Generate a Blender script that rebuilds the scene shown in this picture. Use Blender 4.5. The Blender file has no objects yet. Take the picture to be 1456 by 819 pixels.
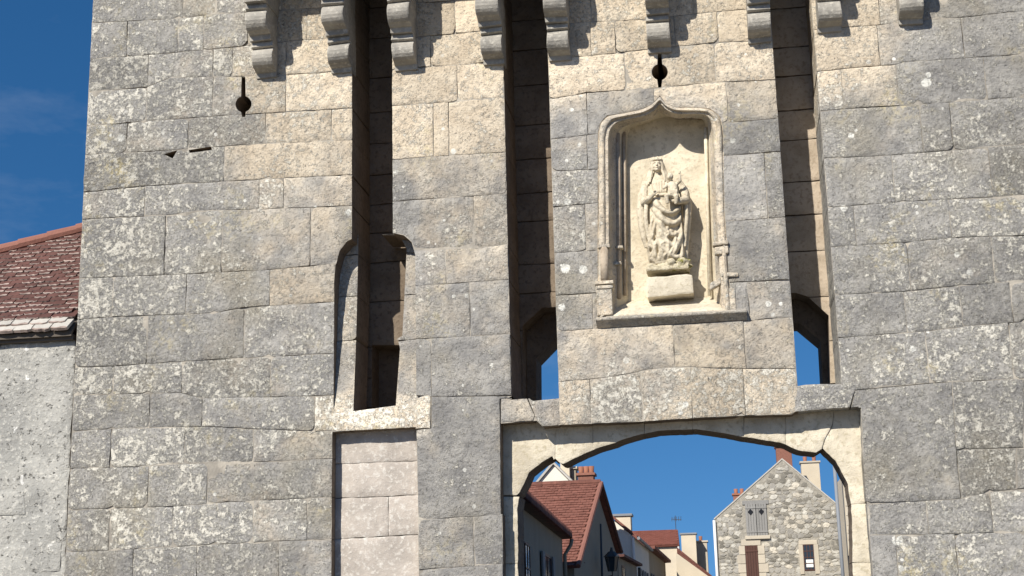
import bpy, bmesh, math, random
import numpy as np
from mathutils import Vector, noise, Matrix
from mathutils.geometry import delaunay_2d_cdt

# ------------------------------------------------------------------ camera, sky, sun, exposure
SC = bpy.context.scene
COL = SC.collection
IW, IH, FPX = 1456.0, 819.0, 2000.0
CAM = Vector((0.0, -13.3, 1.6))
YAW, PITCH, ROLL = math.radians(8.38), math.radians(13.5), math.radians(-1.43)
_F = Vector((-math.sin(YAW)*math.cos(PITCH), math.cos(YAW)*math.cos(PITCH), math.sin(PITCH)))
_R0 = Vector((math.cos(YAW), math.sin(YAW), 0)); _U0 = _R0.cross(_F)
_R = _R0*math.cos(ROLL) + _U0*math.sin(ROLL); _U = -_R0*math.sin(ROLL) + _U0*math.cos(ROLL)
cd = bpy.data.cameras.new('camera'); cam = bpy.data.objects.new('camera', cd); COL.objects.link(cam)
cd.sensor_fit = 'HORIZONTAL'; cd.sensor_width = 36.0; cd.lens = 36.0*FPX/IW; cd.clip_start = 0.1; cd.clip_end = 5000
m = Matrix((( _R.x, _U.x, -_F.x, CAM.x), (_R.y, _U.y, -_F.y, CAM.y), (_R.z, _U.z, -_F.z, CAM.z), (0, 0, 0, 1)))
cam.matrix_world = m; SC.camera = cam

SUNL = Vector((0.45, 1.0, -0.84)).normalized()      # direction the light travels
ELEV = math.asin(-SUNL.z); AZ = math.atan2(-SUNL.x, -SUNL.y)
wd = bpy.data.worlds.new('World'); SC.world = wd; wd.use_nodes = True
wt = wd.node_tree; bg = wt.nodes['Background']
sky = wt.nodes.new('ShaderNodeTexSky'); sky.sky_type = 'NISHITA'; sky.sun_disc = False
sky.sun_elevation = ELEV; sky.sun_rotation = AZ % (2*math.pi)
sky.air_density = 1.0; sky.dust_density = 0.35; sky.ozone_density = 3.0; sky.altitude = 400
hsv = wt.nodes.new('ShaderNodeHueSaturation'); hsv.inputs['Saturation'].default_value = 1.3
tcs = wt.nodes.new('ShaderNodeTexCoord'); mps = wt.nodes.new('ShaderNodeVectorMath'); mps.operation = 'ADD'; mps.inputs[1].default_value = (0, 0, .22)
nrm = wt.nodes.new('ShaderNodeVectorMath'); nrm.operation = 'NORMALIZE'
wt.links.new(tcs.outputs['Generated'], mps.inputs[0]); wt.links.new(mps.outputs[0], nrm.inputs[0]); wt.links.new(nrm.outputs[0], sky.inputs[0])
wt.links.new(sky.outputs[0], hsv.inputs['Color'])
# a few faint wisps of high cloud
tcw = wt.nodes.new('ShaderNodeTexCoord'); mpw = wt.nodes.new('ShaderNodeMapping'); mpw.inputs['Scale'].default_value = (2.2, 2.2, 6.0)
wt.links.new(tcw.outputs['Generated'], mpw.inputs[0])
nzw = wt.nodes.new('ShaderNodeTexNoise'); nzw.inputs['Scale'].default_value = 2.6; nzw.inputs['Detail'].default_value = 6; nzw.inputs['Roughness'].default_value = .6
wt.links.new(mpw.outputs[0], nzw.inputs['Vector'])
rpw = wt.nodes.new('ShaderNodeMapRange'); rpw.inputs['From Min'].default_value = .58; rpw.inputs['From Max'].default_value = .85; rpw.inputs['To Max'].default_value = .13
wt.links.new(nzw.outputs[0], rpw.inputs[0])
mxw = wt.nodes.new('ShaderNodeMix'); mxw.data_type = 'RGBA'; mxw.inputs[7].default_value = (7.0, 7.6, 8.4, 1)
wt.links.new(rpw.outputs[0], mxw.inputs[0]); wt.links.new(hsv.outputs[0], mxw.inputs[6]); wt.links.new(mxw.outputs[2], bg.inputs[0])
bg.inputs[1].default_value = 0.08
sl = bpy.data.lights.new('sun', 'SUN'); so = bpy.data.objects.new('sun', sl); COL.objects.link(so)
sl.energy = 4.7; sl.angle = math.radians(0.53); sl.color = (1.0, 0.94, 0.84)
so.rotation_euler = SUNL.to_track_quat('-Z', 'Y').to_euler(); so.location = (-20, -30, 40)
vs = SC.view_settings; vs.view_transform = 'Standard'; vs.look = 'None'; vs.exposure = 0.5; vs.gamma = 1.0; vs.use_curve_mapping = False

# ------------------------------------------------------------------ pixel -> world
def ray(px, py):
    return (_F + _R*((px - IW/2)/FPX) - _U*((py - IH/2)/FPX))
def W(px, py, y=0.0):
    d = ray(px, py); t = (y - CAM.y)/d.y
    return CAM + d*t
def W2(px, py, y=0.0):
    p = W(px, py, y); return (p.x, p.z)
def on_plane(px, py, p0, n):
    d = ray(px, py); t = (Vector(p0) - CAM).dot(n)/d.dot(n)
    return CAM + d*t
def X(px, py, y=0.0): return W(px, py, y).x
def Z(px, py, y=0.0): return W(px, py, y).z
def proj(p):
    q = Vector(p) - CAM; f = q.dot(_F)
    return (IW/2 + FPX*q.dot(_R)/f, IH/2 - FPX*q.dot(_U)/f)

RND = random.Random(11)
# ------------------------------------------------------------------ object helpers
def link(o, parent=None):
    COL.objects.link(o)
    if parent is not None: o.parent = parent
    return o
def tag(o, label=None, cat=None, group=None, kind=None):
    if label: o['label'] = label
    if cat: o['category'] = cat
    if group: o['group'] = group
    if kind: o['kind'] = kind
    return o
def empty(name, loc=(0, 0, 0), rz=0):
    o = bpy.data.objects.new(name, None); o.location = loc; o.rotation_euler = (0, 0, rz); return link(o)
def wpos(o):
    p = Vector((0, 0, 0))
    while o is not None:
        p += o.location; o = o.parent
    return p
def mesh_obj(name, verts, faces, mat, parent=None, smooth=False, origin=None):
    """verts in world coordinates (parents carry translation only)"""
    if origin is None:
        a = np.array([tuple(v) for v in verts]); origin = Vector((a[:, 0].mean(), a[:, 1].mean(), a[:, 2].min()))
    origin = Vector(origin)
    me = bpy.data.meshes.new(name)
    me.from_pydata([tuple(Vector(v) - origin) for v in verts], [], faces); me.update()
    if smooth: me.shade_smooth()
    me.materials.append(mat)
    o = bpy.data.objects.new(name, me); link(o, parent)
    o.location = origin - (wpos(parent) if parent is not None else Vector((0, 0, 0)))
    return o
class MB:
    """collects world-space shapes into one mesh"""
    def __init__(s): s.v = []; s.f = []
    def add(s, vs, fs):
        n = len(s.v); s.v += [Vector(v) for v in vs]; s.f += [tuple(i + n for i in f) for f in fs]; return s
    def hexa(s, b, t):
        return s.add(list(b) + list(t), [(3, 2, 1, 0), (4, 5, 6, 7), (0, 1, 5, 4), (1, 2, 6, 5), (2, 3, 7, 6), (3, 0, 4, 7)])
    def box(s, x0, x1, y0, y1, z0, z1):
        return s.hexa([(x0, y0, z0), (x1, y0, z0), (x1, y1, z0), (x0, y1, z0)], [(x0, y0, z1), (x1, y0, z1), (x1, y1, z1), (x0, y1, z1)])
    def prism(s, poly, d):
        """poly: 3D points (planar), extruded by vector d"""
        n = len(poly); p = [Vector(q) for q in poly]; d = Vector(d)
        return s.add(p + [q + d for q in p], [tuple(range(n - 1, -1, -1)), tuple(range(n, 2*n))] + [(i, (i + 1) % n, n + (i + 1) % n, n + i) for i in range(n)])
    def tube(s, pts, r, n=8, cap=True):
        pts = [Vector(p) for p in pts]; rs = r if isinstance(r, (list, tuple)) else [r]*len(pts)
        vs = []; fs = []; up = None
        for i, p in enumerate(pts):
            t = (pts[min(i + 1, len(pts) - 1)] - pts[max(i - 1, 0)]).normalized()
            if up is None:
                up = Vector((0, 0, 1)) if abs(t.z) < .9 else Vector((1, 0, 0))
            a = t.cross(up).normalized(); up = a.cross(t).normalized()
            for k in range(n):
                th = 2*math.pi*k/n; vs.append(p + a*math.cos(th)*rs[i] + up*math.sin(th)*rs[i])
        for i in range(len(pts) - 1):
            for k in range(n):
                fs.append((i*n + k, i*n + (k + 1) % n, (i + 1)*n + (k + 1) % n, (i + 1)*n + k))
        if cap: fs.append(tuple(range(n - 1, -1, -1))); fs.append(tuple(range((len(pts) - 1)*n, len(pts)*n)))
        return s.add(vs, fs)
    def ball(s, c, rx, ry, rz, nu=14, nv=9, M=None):
        vs = []; fs = []; c = Vector(c)
        for j in range(nv + 1):
            ph = math.pi*j/nv
            for i in range(nu):
                th = 2*math.pi*i/nu
                q = Vector((rx*math.sin(ph)*math.cos(th), ry*math.sin(ph)*math.sin(th), rz*math.cos(ph)))
                vs.append(c + (M @ q if M else q))
        for j in range(nv):
            for i in range(nu):
                fs.append((j*nu + i, (j + 1)*nu + i, (j + 1)*nu + (i + 1) % nu, j*nu + (i + 1) % nu))
        return s.add(vs, fs)
    def build(s, name, mat, parent=None, smooth=False, bevel=0, origin=None):
        o = mesh_obj(name, s.v, s.f, mat, parent, smooth, origin)
        if bevel:
            md = o.modifiers.new('bevel', 'BEVEL'); md.width = bevel; md.segments = 2; md.limit_method = 'ANGLE'
        return o
# ------------------------------------------------------------------ materials
class NT:
    def __init__(s, name):
        s.m = bpy.data.materials.new(name); s.m.use_nodes = True; s.t = s.m.node_tree; s.b = s.t.nodes['Principled BSDF']
        s.b.inputs['Specular IOR Level'].default_value = .25
    def n(s, typ, **kw):
        q = s.t.nodes.new(typ)
        for k, v in kw.items(): setattr(q, k, v)
        return q
    def put(s, sock, v):
        if isinstance(v, bpy.types.NodeSocket): s.t.links.new(v, sock)
        else: sock.default_value = v
    def pos(s): return s.n('ShaderNodeNewGeometry').outputs['Position']
    def noise(s, vec, scale, detail=4, rough=.55, dist=0):
        q = s.n('ShaderNodeTexNoise'); s.put(q.inputs['Vector'], vec); q.inputs['Scale'].default_value = scale
        q.inputs['Detail'].default_value = detail; q.inputs['Roughness'].default_value = rough; q.inputs['Distortion'].default_value = dist
        return q.outputs[0]
    def vor(s, vec, scale, out='Distance', feature='F1', rnd=1.0):
        q = s.n('ShaderNodeTexVoronoi', feature=feature); s.put(q.inputs['Vector'], vec); q.inputs['Scale'].default_value = scale
        q.inputs['Randomness'].default_value = rnd
        return q.outputs[out]
    def ramp(s, v, a, b, lo=0., hi=1., smooth=True):
        q = s.n('ShaderNodeMapRange', interpolation_type='SMOOTHSTEP' if smooth else 'LINEAR'); s.put(q.inputs[0], v)
        s.put(q.inputs[1], a); s.put(q.inputs[2], b); s.put(q.inputs[3], lo); s.put(q.inputs[4], hi); return q.outputs[0]
    def math(s, op, a, b=0., c=None, clamp=False):
        q = s.n('ShaderNodeMath', operation=op, use_clamp=clamp); s.put(q.inputs[0], a); s.put(q.inputs[1], b)
        if c is not None: s.put(q.inputs[2], c)
        return q.outputs[0]
    def mix(s, f, a, b, mode='MIX'):
        q = s.n('ShaderNodeMix', data_type='RGBA', blend_type=mode)
        s.put(q.inputs[0], f); s.put(q.inputs[6], a if isinstance(a, bpy.types.NodeSocket) else (*a, 1)); s.put(q.inputs[7], b if isinstance(b, bpy.types.NodeSocket) else (*b, 1))
        return q.outputs[2]
    def xyz(s, v):
        q = s.n('ShaderNodeSeparateXYZ'); s.put(q.inputs[0], v); return q.outputs
    def comb(s, x, y, z):
        q = s.n('ShaderNodeCombineXYZ'); s.put(q.inputs[0], x); s.put(q.inputs[1], y); s.put(q.inputs[2], z); return q.outputs[0]
    def vmath(s, op, a, b):
        q = s.n('ShaderNodeVectorMath', operation=op); s.put(q.inputs[0], a); s.put(q.inputs[1], b); return q.outputs[0]
    def finish(s, col, rough=.9, h=None, dist=.01, strength=1.0):
        s.put(s.b.inputs['Base Color'], col); s.put(s.b.inputs['Roughness'], rough)
        if h is not None:
            q = s.n('ShaderNodeBump'); q.inputs['Strength'].default_value = strength; q.inputs['Distance'].default_value = dist
            s.put(q.inputs['Height'], h); s.put(s.b.inputs['Normal'], q.outputs[0])
        return s.m

def plain(name, col, rough=.8, scale=8, var=.25, bump=.004, metal=0, bscale=40):
    t = NT(name); p = t.pos(); nz = t.noise(p, scale, 5); rnd = t.n('ShaderNodeObjectInfo').outputs['Random']
    f = t.math('ADD', t.math('MULTIPLY', nz, .7), t.math('MULTIPLY', rnd, .3))
    c = t.mix(f, [k*(1 - var) for k in col], [min(1, k*(1 + var)) for k in col])
    t.b.inputs['Metallic'].default_value = metal
    return t.finish(c, rough, t.noise(p, bscale, 4), bump)

Z160, X330, X420, X1280 = Z(700, 165), X(330, 60), X(420, 120), X(1290, 60)
def ashlar(name, reveal=False):
    """weathered limestone; the object colour carries each block's own tone: R warmth, G tone, B lichen"""
    t = NT(name); p = t.pos(); q = t.xyz(p); oi = t.n('ShaderNodeObjectInfo')
    at = t.n('ShaderNodeAttribute', attribute_name='tone'); oc = t.n('ShaderNodeSeparateColor'); t.put(oc.inputs[0], at.outputs['Color'])
    warm_b, tone_b, lich_b = oc.outputs[0], oc.outputs[1], oc.outputs[2]
    sh = t.vmath('ADD', p, t.vmath('MULTIPLY', t.comb(oi.outputs['Random'], oi.outputs['Random'], oi.outputs['Random']), (.9, .3, .7)))
    big = t.noise(p, .9, 4, .6); mid = t.noise(sh, 4.0, 6, .62, .4); fine = t.noise(sh, 16, 9, .8, 0); grit = t.noise(p, 70, 3, .6)
    grey = t.mix(t.ramp(mid, .3, .72), (.225, .219, .212), (.385, .370, .342))
    grey = t.mix(t.ramp(big, .5, .72), grey, (.29, .265, .215))
    warmc = t.mix(t.ramp(mid, .32, .7), (.53, .445, .335), (.66, .575, .45))
    wf = t.math('ADD', warm_b, t.math('MULTIPLY', t.math('SUBTRACT', t.noise(sh, 2.2, 6, .65), .5), 1.5))
    wf = t.ramp(wf, .15, .85)
    c = t.mix(wf, grey, warmc)
    # pale mottling: crusts of lichen and scoured stone
    lf = t.math('ADD', lich_b, t.math('MULTIPLY', t.math('SUBTRACT', t.noise(p, 2.6, 7, .68), .5), 1.9))
    thr = t.math('SUBTRACT', .63, t.math('MULTIPLY', t.math('MINIMUM', t.math('MAXIMUM', lf, -.2), 1.2), .17))
    fl = t.ramp(t.math('SUBTRACT', fine, thr), -.03, .05)
    c = t.mix(t.math('MULTIPLY', fl, .85), c, (.65, .62, .54))
    sp = t.noise(sh, 42, 5, .72)
    c = t.mix(t.math('MULTIPLY', t.ramp(sp, .53, .62), t.math('MULTIPLY', t.ramp(lf, .1, 1.), .75)), c, (.64, .615, .54))
    c = t.mix(t.math('MULTIPLY', t.ramp(sp, .46, .36), t.ramp(lf, -.4, .8, .22, .68)), c, (.14, .132, .122))
    # dark grains and pits
    dk = t.ramp(t.noise(sh, 30, 5, .7), .60, .72)
    c = t.mix(t.math('MULTIPLY', dk, .55), c, (.13, .122, .115))
    # ochre lichen in patches
    yl = t.math('MULTIPLY', t.ramp(t.noise(p, 1.35, 5, .65), .53, .70), t.ramp(t.noise(p, 16, 6, .7), .46, .58))
    c = t.mix(t.math('MULTIPLY', t.math('MULTIPLY', yl, .85), t.math('MINIMUM', t.math('MULTIPLY', lich_b, 1.6), 1)), c, (.58, .50, .30))
    # crisp white lichen discs
    def discs(sc, rmin, thr, seed):
        pv = t.vmath('ADD', p, t.vmath('MULTIPLY', t.comb(t.noise(p, 30, 2), 0., t.noise(p, 33, 2)), (.02, 0, .02)))
        pv = t.vmath('ADD', t.vmath('MULTIPLY', pv, (1, .2, 1)), (seed, seed*2, seed*.7))
        d = t.vor(pv, sc); cl = t.n('ShaderNodeSeparateColor'); t.put(cl.inputs[0], t.vor(pv, sc, 'Color'))
        rad = t.math('MULTIPLY', t.ramp(cl.outputs[0], thr, 1.0, 0, 1, False), rmin)
        return t.ramp(t.math('SUBTRACT', rad, d), -.01, .03)
    ds = t.math('MAXIMUM', discs(4.0, .17, .80, 3.1), discs(12., .26, .78, 7.7))
    ds = t.math('MULTIPLY', ds, t.ramp(t.noise(p, 1.3, 3), .40, .56))
    pw = t.vmath('ADD', p, t.vmath('MULTIPLY', t.vmath('SUBTRACT', t.comb(t.noise(p, 34, 4, .7), .5, t.noise(p, 31, 4, .7)), (.5, .5, .5)), (.05, 0, .05)))
    for (sx, sy, sr) in ((172, 196, 7), (813, 156, 4), (824, 206, 4), (793, 287, 4), (807, 287, 6), (804, 382, 8), (829, 383, 7), (799, 437, 6), (663, 420, 4), (673, 440, 3), (699, 519, 4), (1210, 193, 5), (1050, 149, 3), (1042, 200, 5), (1317, 117, 8), (1320, 106, 5), (1361, 362, 5), (1298, 496, 5), (1200, 296, 6), (1093, 432, 5), (1276, 768, 8), (1223, 774, 6), (1281, 808, 5), (975, 575, 5), (645, 215, 5)):
        dn = t.n('ShaderNodeVectorMath', operation='DISTANCE'); t.put(dn.inputs[0], pw if sx != 172 else p); w_ = W(sx, sy); dn.inputs[1].default_value = (w_.x, 0, w_.z)
        ds = t.math('MAXIMUM', ds, t.ramp(dn.outputs['Value'], sr/150., sr/150. - .012))
    c = t.mix(t.math('MULTIPLY', ds, .9), c, (.72, .71, .65))
    # tone of the block
    tn = t.math('ADD', .62, t.math('MULTIPLY', tone_b, .76))
    tint = t.n('ShaderNodeCombineColor'); [t.put(tint.inputs[i], tn) for i in range(3)]
    c = t.mix(1.0, c, tint.outputs[0], 'MULTIPLY')
    h = t.math('ADD', t.math('MULTIPLY', t.noise(sh, 9, 5, .6, .5), 1.5), t.math('MULTIPLY', mid, 1.0)); h = t.math('ADD', h, t.math('MULTIPLY', fine, .75))
    h = t.math('ADD', h, t.math('MULTIPLY', sp, .55)); h = t.math('ADD', h, t.math('MULTIPLY', grit, .2))
    h = t.math('ADD', h, t.math('MULTIPLY', fl, .22)); h = t.math('SUBTRACT', h, t.math('MULTIPLY', dk, .4))
    return t.finish(c, .92, h, .020, 1.0)
M_ASH = ashlar('weathered_ashlar')

def mortar():
    t = NT('lime_mortar'); p = t.pos(); a = t.noise(p, 3, 5); b = t.noise(p, 40, 4)
    c = t.mix(t.ramp(a, .4, .62), (.26, .24, .21), (.47, .43, .365))
    return t.finish(t.mix(t.math('MULTIPLY', b, .5), c, (.2, .18, .15)), .95, b, .008)
M_MORT = mortar()

def clean_stone(name, c1, c2, c3, lich=.3):
    t = NT(name); p = t.pos(); a = t.noise(p, 3.5, 6, .6); b = t.noise(p, 24, 5, .65); g = t.noise(p, 80, 3)
    c = t.mix(t.ramp(a, .3, .7), c1, c2); c = t.mix(t.math('MULTIPLY', t.ramp(b, .5, .66), .8), c, c3)
    d = t.vor(p, 26.); c = t.mix(t.ramp(d, .06, .12, lich, 0), c, (.2, .18, .15))
    h = t.math('ADD', a, t.math('ADD', t.math('MULTIPLY', b, .6), t.math('MULTIPLY', g, .25)))
    return t.finish(c, .9, h, .014)
M_PALE = clean_stone('pale_limestone', (.46, .41, .32), (.66, .60, .48), (.40, .35, .25), .5)
M_PINK = clean_stone('rosy_limestone', (.34, .305, .27), (.47, .42, .37), (.58, .55, .50), .6)
M_CORB = clean_stone('corbel_limestone', (.24, .228, .205), (.385, .36, .315), (.46, .435, .38), .7)
M_JAMB = clean_stone('shade_darkened_limestone', (.155, .12, .088), (.225, .18, .135), (.12, .09, .065), .2)  # shade of slots and recesses painted into the colour, darker than the stone itself
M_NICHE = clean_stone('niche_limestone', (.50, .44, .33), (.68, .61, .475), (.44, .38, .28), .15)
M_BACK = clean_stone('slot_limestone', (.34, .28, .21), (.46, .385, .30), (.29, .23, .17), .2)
M_STAT = clean_stone('statue_limestone', (.46, .40, .30), (.64, .57, .44), (.33, .28, .20), .3)
def sm(a, b, x): t = min(1, max(0, (x - a)/(b - a))); return t*t*(3 - 2*t)
def tone(px, py):
    """own tone of a block from where it stands: sheltered warm stone under the corbels, grey washed stone elsewhere"""
    w = sm(300, 430, px)*(1 - sm(1230, 1330, px))
    lim = 150 - .05*(px - 700) + 110*sm(520, 380, px) + 60*sm(480, 600, px)*sm(760, 640, px)
    warm = w*(1 - sm(lim - 25, lim + 60, py))*.95
    warm = max(warm, (.24 + .14*sm(640, 400, py))*sm(200, 400, px)*sm(520, 490, px))
    if 590 < px < 1130 and py > 200: warm = max(warm, (.46 - .25*sm(330, 560, py)) if px < 730 else .28)
    if 800 < px < 1130 and 462 < py < 610: warm = max(warm, .62)
    if 960 < px < 1060 and py > 500 and py < 610: warm = 1.0
    if 470 < px < 612 and 560 < py < 620: warm = .75
    lich = .42 + .3*sm(520, 200, px) + .18*sm(1150, 1300, px)*sm(100, 300, py)
    if 560 < px < 1130: lich = .34
    t = .5 - .12*sm(330, 130, px)*sm(700, 300, py) - .10*sm(350, 520, py)*(1 if px > 590 and px < 730 else .5)
    if px > 1340 and py < 420: t -= .12
    if 470 < px < 612 and 560 < py < 620: t = .85; lich = .9
    if 800 < px < 1220 and 520 < py < 610: lich = .75; t += .08
    return warm, t, lich
# ------------------------------------------------------------------ stone block builder
def area2(p): return sum(p[i][0]*p[(i + 1) % len(p)][1] - p[(i + 1) % len(p)][0]*p[i][1] for i in range(len(p)))/2
def inset(p, g):
    """p CCW; moves every side inwards by g"""
    n = len(p); out = []
    for i in range(n):
        a, b, c = Vector(p[i - 1]), Vector(p[i]), Vector(p[(i + 1) % n])
        d1 = (b - a); d2 = (c - b)
        if d1.length < 1e-6 or d2.length < 1e-6: continue
        d1.normalize(); d2.normalize()
        n1 = Vector((-d1.y, d1.x)); n2 = Vector((-d2.y, d2.x)); mdir = n1 + n2
        if mdir.length < .2: out.append(tuple(b + n1*g)); continue
        mdir.normalize(); k = g/max(.45, mdir.dot(n1)); out.append(tuple(b + mdir*k))
    return out
def dens(p, step, jit=0., fr=9., seed=0., chip=0., rnd=None, closed=True):
    out = []; n = len(p)
    for i in range(n if closed else n - 1):
        a, b = Vector(p[i]), Vector(p[(i + 1) % n]); L = (b - a).length
        k = max(1, int(round(L/step))); d = (b - a)/max(L, 1e-6); nn = Vector((-d.y, d.x))
        for j in range(k):
            q = a + (b - a)*(j/k)
            if jit:
                w = noise.noise(Vector((q.x*fr + seed, q.y*fr, seed*1.7)))*.7 + noise.noise(Vector((q.x*fr*3.1, q.y*fr*3.1 + seed, seed)))*.5
                inw = max(0, w)*1.3 if (chip and w > .28) else w
                q = q + nn*(jit*inw)
                if chip and j == 0 and rnd and rnd.random() < chip: q = q + (nn*rnd.uniform(.008, .03)) + d*rnd.uniform(.0, .02)
            out.append((q.x, q.y))
    return out
def inside(pts, poly):
    pts = np.asarray(pts, float); poly = np.asarray(poly, float); x, y = pts[:, 0], pts[:, 1]; r = np.zeros(len(pts), bool)
    x1, y1 = poly[:, 0], poly[:, 1]; x2, y2 = np.roll(x1, -1), np.roll(y1, -1)
    for i in range(len(poly)):
        c = ((y1[i] > y) != (y2[i] > y))
        with np.errstate(divide='ignore', invalid='ignore'):
            xi = (x2[i] - x1[i])*(y - y1[i])/((y2[i] - y1[i]) or 1e-12) + x1[i]
        r ^= c & (x < xi)
    return r
def dist_poly(pts, poly):
    P = np.asarray(pts, float); A = np.asarray(poly, float); B = np.roll(A, -1, 0); D = B - A; L2 = (D**2).sum(1) + 1e-12
    t = np.clip(((P[:, None, :] - A[None])*D[None]).sum(2)/L2, 0, 1)
    return np.sqrt((((A[None] + t[..., None]*D[None]) - P[:, None, :])**2).sum(2)).min(1)
def bbox_hit(a, b):
    a = np.asarray(a); b = np.asarray(b)
    return not (a[:, 0].max() < b[:, 0].min() or a[:, 0].min() > b[:, 0].max() or a[:, 1].max() < b[:, 1].min() or a[:, 1].min() > b[:, 1].max())

def tess(poly, holes, step, ring=.014):
    """triangles inside poly and outside the holes"""
    hs = [h for h in holes if bbox_hit(poly, h)]
    co = [Vector(q) for q in poly]; ed = [(i, (i + 1) % len(poly)) for i in range(len(poly))]
    for h in hs:
        b = len(co); co += [Vector(q) for q in h]; ed += [(b + i, b + (i + 1) % len(h)) for i in range(len(h))]
    A = np.asarray(poly); inner = []
    if ring:
        inner += inset(poly, ring)
        for h in hs: inner += inset(h[::-1], ring) if area2(h) > 0 else inset(h, ring)
    x0, z0, x1, z1 = A[:, 0].min(), A[:, 1].min(), A[:, 0].max(), A[:, 1].max()
    nx, nz = int((x1 - x0)/step) + 1, int((z1 - z0)/step) + 1
    rr = random.Random(int(x0*1000) ^ int(z0*977))
    for i in range(nx):
        for j in range(nz):
            inner.append((x0 + (i + .5 + rr.uniform(-.3, .3))*(x1 - x0)/nx, z0 + (j + .5 + rr.uniform(-.3, .3))*(z1 - z0)/nz))
    if inner:
        I = np.asarray(inner); ok = inside(I, poly) & (dist_poly(I, poly) > (ring*.6 if ring else step*.3))
        for h in hs: ok &= ~inside(I, h) & (dist_poly(I, h) > (ring*.6 if ring else step*.3))
        co += [Vector(q) for q in I[ok]]
    v, e, f, *_ = delaunay_2d_cdt(co, ed, [], 0, 1e-5)
    V = np.array([(q.x, q.y) for q in v]); F = [t for t in f if len(t) == 3]
    if not F: return V, [], []
    C = np.array([V[list(t)].mean(0) for t in F]); ok = inside(C, poly)
    for h in hs: ok &= ~inside(C, h)
    F = [t for t, k in zip(F, ok) if k]
    F = [t if area2([V[i] for i in t]) > 0 else t[::-1] for t in F]
    us = sorted({i for t in F for i in t}); mp_ = {k: i for i, k in enumerate(us)}; V = V[us]; F = [tuple(mp_[i] for i in t) for t in F]
    cnt = {}
    for t in F:
        for a, b in ((t[0], t[1]), (t[1], t[2]), (t[2], t[0])): cnt[(a, b)] = 1
    bd = [(a, b) for (a, b) in cnt if (b, a) not in cnt]
    return V, F, bd

def block_geo(poly, holes=(), y0=0., depth=.7, gap=.0034, jit=.0075, amp=.006, step=.075, seed=None, chip=.25, lift=True, rough_edge=.006):
    p = [tuple(q) for q in poly]
    if area2(p) < 0: p = p[::-1]
    seed = RND.uniform(0, 50) if seed is None else seed; rnd = random.Random(seed)
    p = inset(p, gap); p = dens(p, .05, jit, 9., seed, chip, rnd)
    V, F, bd = tess(p, holes, step)
    if not F: return None
    used = sorted({i for t in F for i in t}); mp = {k: i for i, k in enumerate(used)}
    P = V[used]; d = dist_poly(P, p)
    for h in holes:
        if bbox_hit(p, h): d = np.minimum(d, dist_poly(P, h))
    off = rnd.uniform(-.004, .004) if lift else 0; tx, tz = rnd.uniform(-.008, .008), rnd.uniform(-.012, .012); cx, cz = P.mean(0)
    yf = y0 if callable(y0) else (lambda x, z: y0)
    vs = []
    for (x, z), dd in zip(P, d):
        e = max(0., 1 - dd/.022); q = Vector((x*3.3, seed, z*3.3))
        y = yf(x, z) + off + (x - cx)*tx + (z - cz)*tz + amp*(noise.noise(q) + .6*noise.noise(q*3.1) + .35*noise.noise(q*8)) + rough_edge*e*e
        vs.append((x, y, z))
    fs = [(mp[a], mp[b], mp[c]) for a, b, c in F]; nf = len(fs)
    bk = {}
    for a, b in bd:
        for k in (a, b):
            if k not in bk:
                x, y, z = vs[mp[k]]; bk[k] = len(vs); vs += [(x, y, z), (x, yf(x, z) + depth, z)]
        fs.append((bk[b], bk[a], bk[a] + 1, bk[b] + 1))
    return vs, fs, nf
def block(name, poly, parent, mat=None, side=None, color=(.3, .5, .5), **kw):
    g = block_geo(poly, **kw)
    if g is None: return None
    vs, fs, nf = g
    o = mesh_obj(name, vs, fs, mat or M_ASH, parent, origin=(np.mean([v[0] for v in vs]), 0, np.mean([v[2] for v in vs])))
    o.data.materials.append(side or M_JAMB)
    sm = [True]*nf + [False]*(len(fs) - nf); mi = [0]*nf + [1]*(len(fs) - nf)
    o.data.polygons.foreach_set('use_smooth', sm); o.data.polygons.foreach_set('material_index', mi)
    set_tone(o, vs, color, mat is None)
    return o
def set_tone(o, vs, color, blend=True):
    at = o.data.attributes.new('tone', 'FLOAT_COLOR', 'POINT'); buf = []
    for v in vs:
        c = color
        if blend:
            w = tone(*proj((v[0], 0, v[2]))); c = [.5*a + .5*b for a, b in zip(w, color)]
        buf += [c[0], c[1], c[2], 1.]
    at.data.foreach_set('color', buf)
def slab_geo(poly, holes, y0, y1):
    p = list(poly) if area2(poly) > 0 else list(poly)[::-1]
    V, F, bd = tess(p, holes, 5.0, ring=0)
    n = len(V); vs = [(x, y0, z) for x, z in V] + [(x, y1, z) for x, z in V]
    fs = list(map(tuple, F)) + [tuple(n + i for i in t[::-1]) for t in F] + [(b, a, a + n, b + n) for a, b in bd]
    return vs, fs

# ------------------------------------------------------------------ gatehouse: outline and openings
D = .74                                  # depth of the drawbridge slots
XL = (X(133, 0) + X(90, 819))/2          # left corner of the tower
XR = X(1456, 400) + 1.6                  # wall runs on out of the frame
s1l = (X(499, 100) + X(501, 560))/2; s1r = X(558, 200)
s2l = (X(715, 85) + X(728, 560))/2; s2r = (X(774, 5) + X(797, 560))/2
s3l = (X(1097, 5) + X(1131, 540))/2; s3r = (X(1168, 146) + X(1193, 540))/2
ZPAR = Z(420, 22) + .84*.62              # underside of the parapet
def hole(pts, jit=.005, y=0., world=False, step=.05):
    p = pts if world else [W2(a, b, y) for a, b in pts]
    if area2(p) < 0: p = p[::-1]
    return dens(p, step, jit, 8., 3.3)
z1b, z2b, z3b = Z(530, 574), Z(765, 566), Z(1165, 546)
H_S1 = hole([(s1l, Z(530, 420)), (s1r, Z(530, 420)), (s1r, ZPAR + .3), (s1l, ZPAR + .3)], world=True)
H_S2 = hole([(s2l, z2b), (s2r, z2b), (s2r, ZPAR + .3), (s2l, ZPAR + .3)], world=True)
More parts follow.
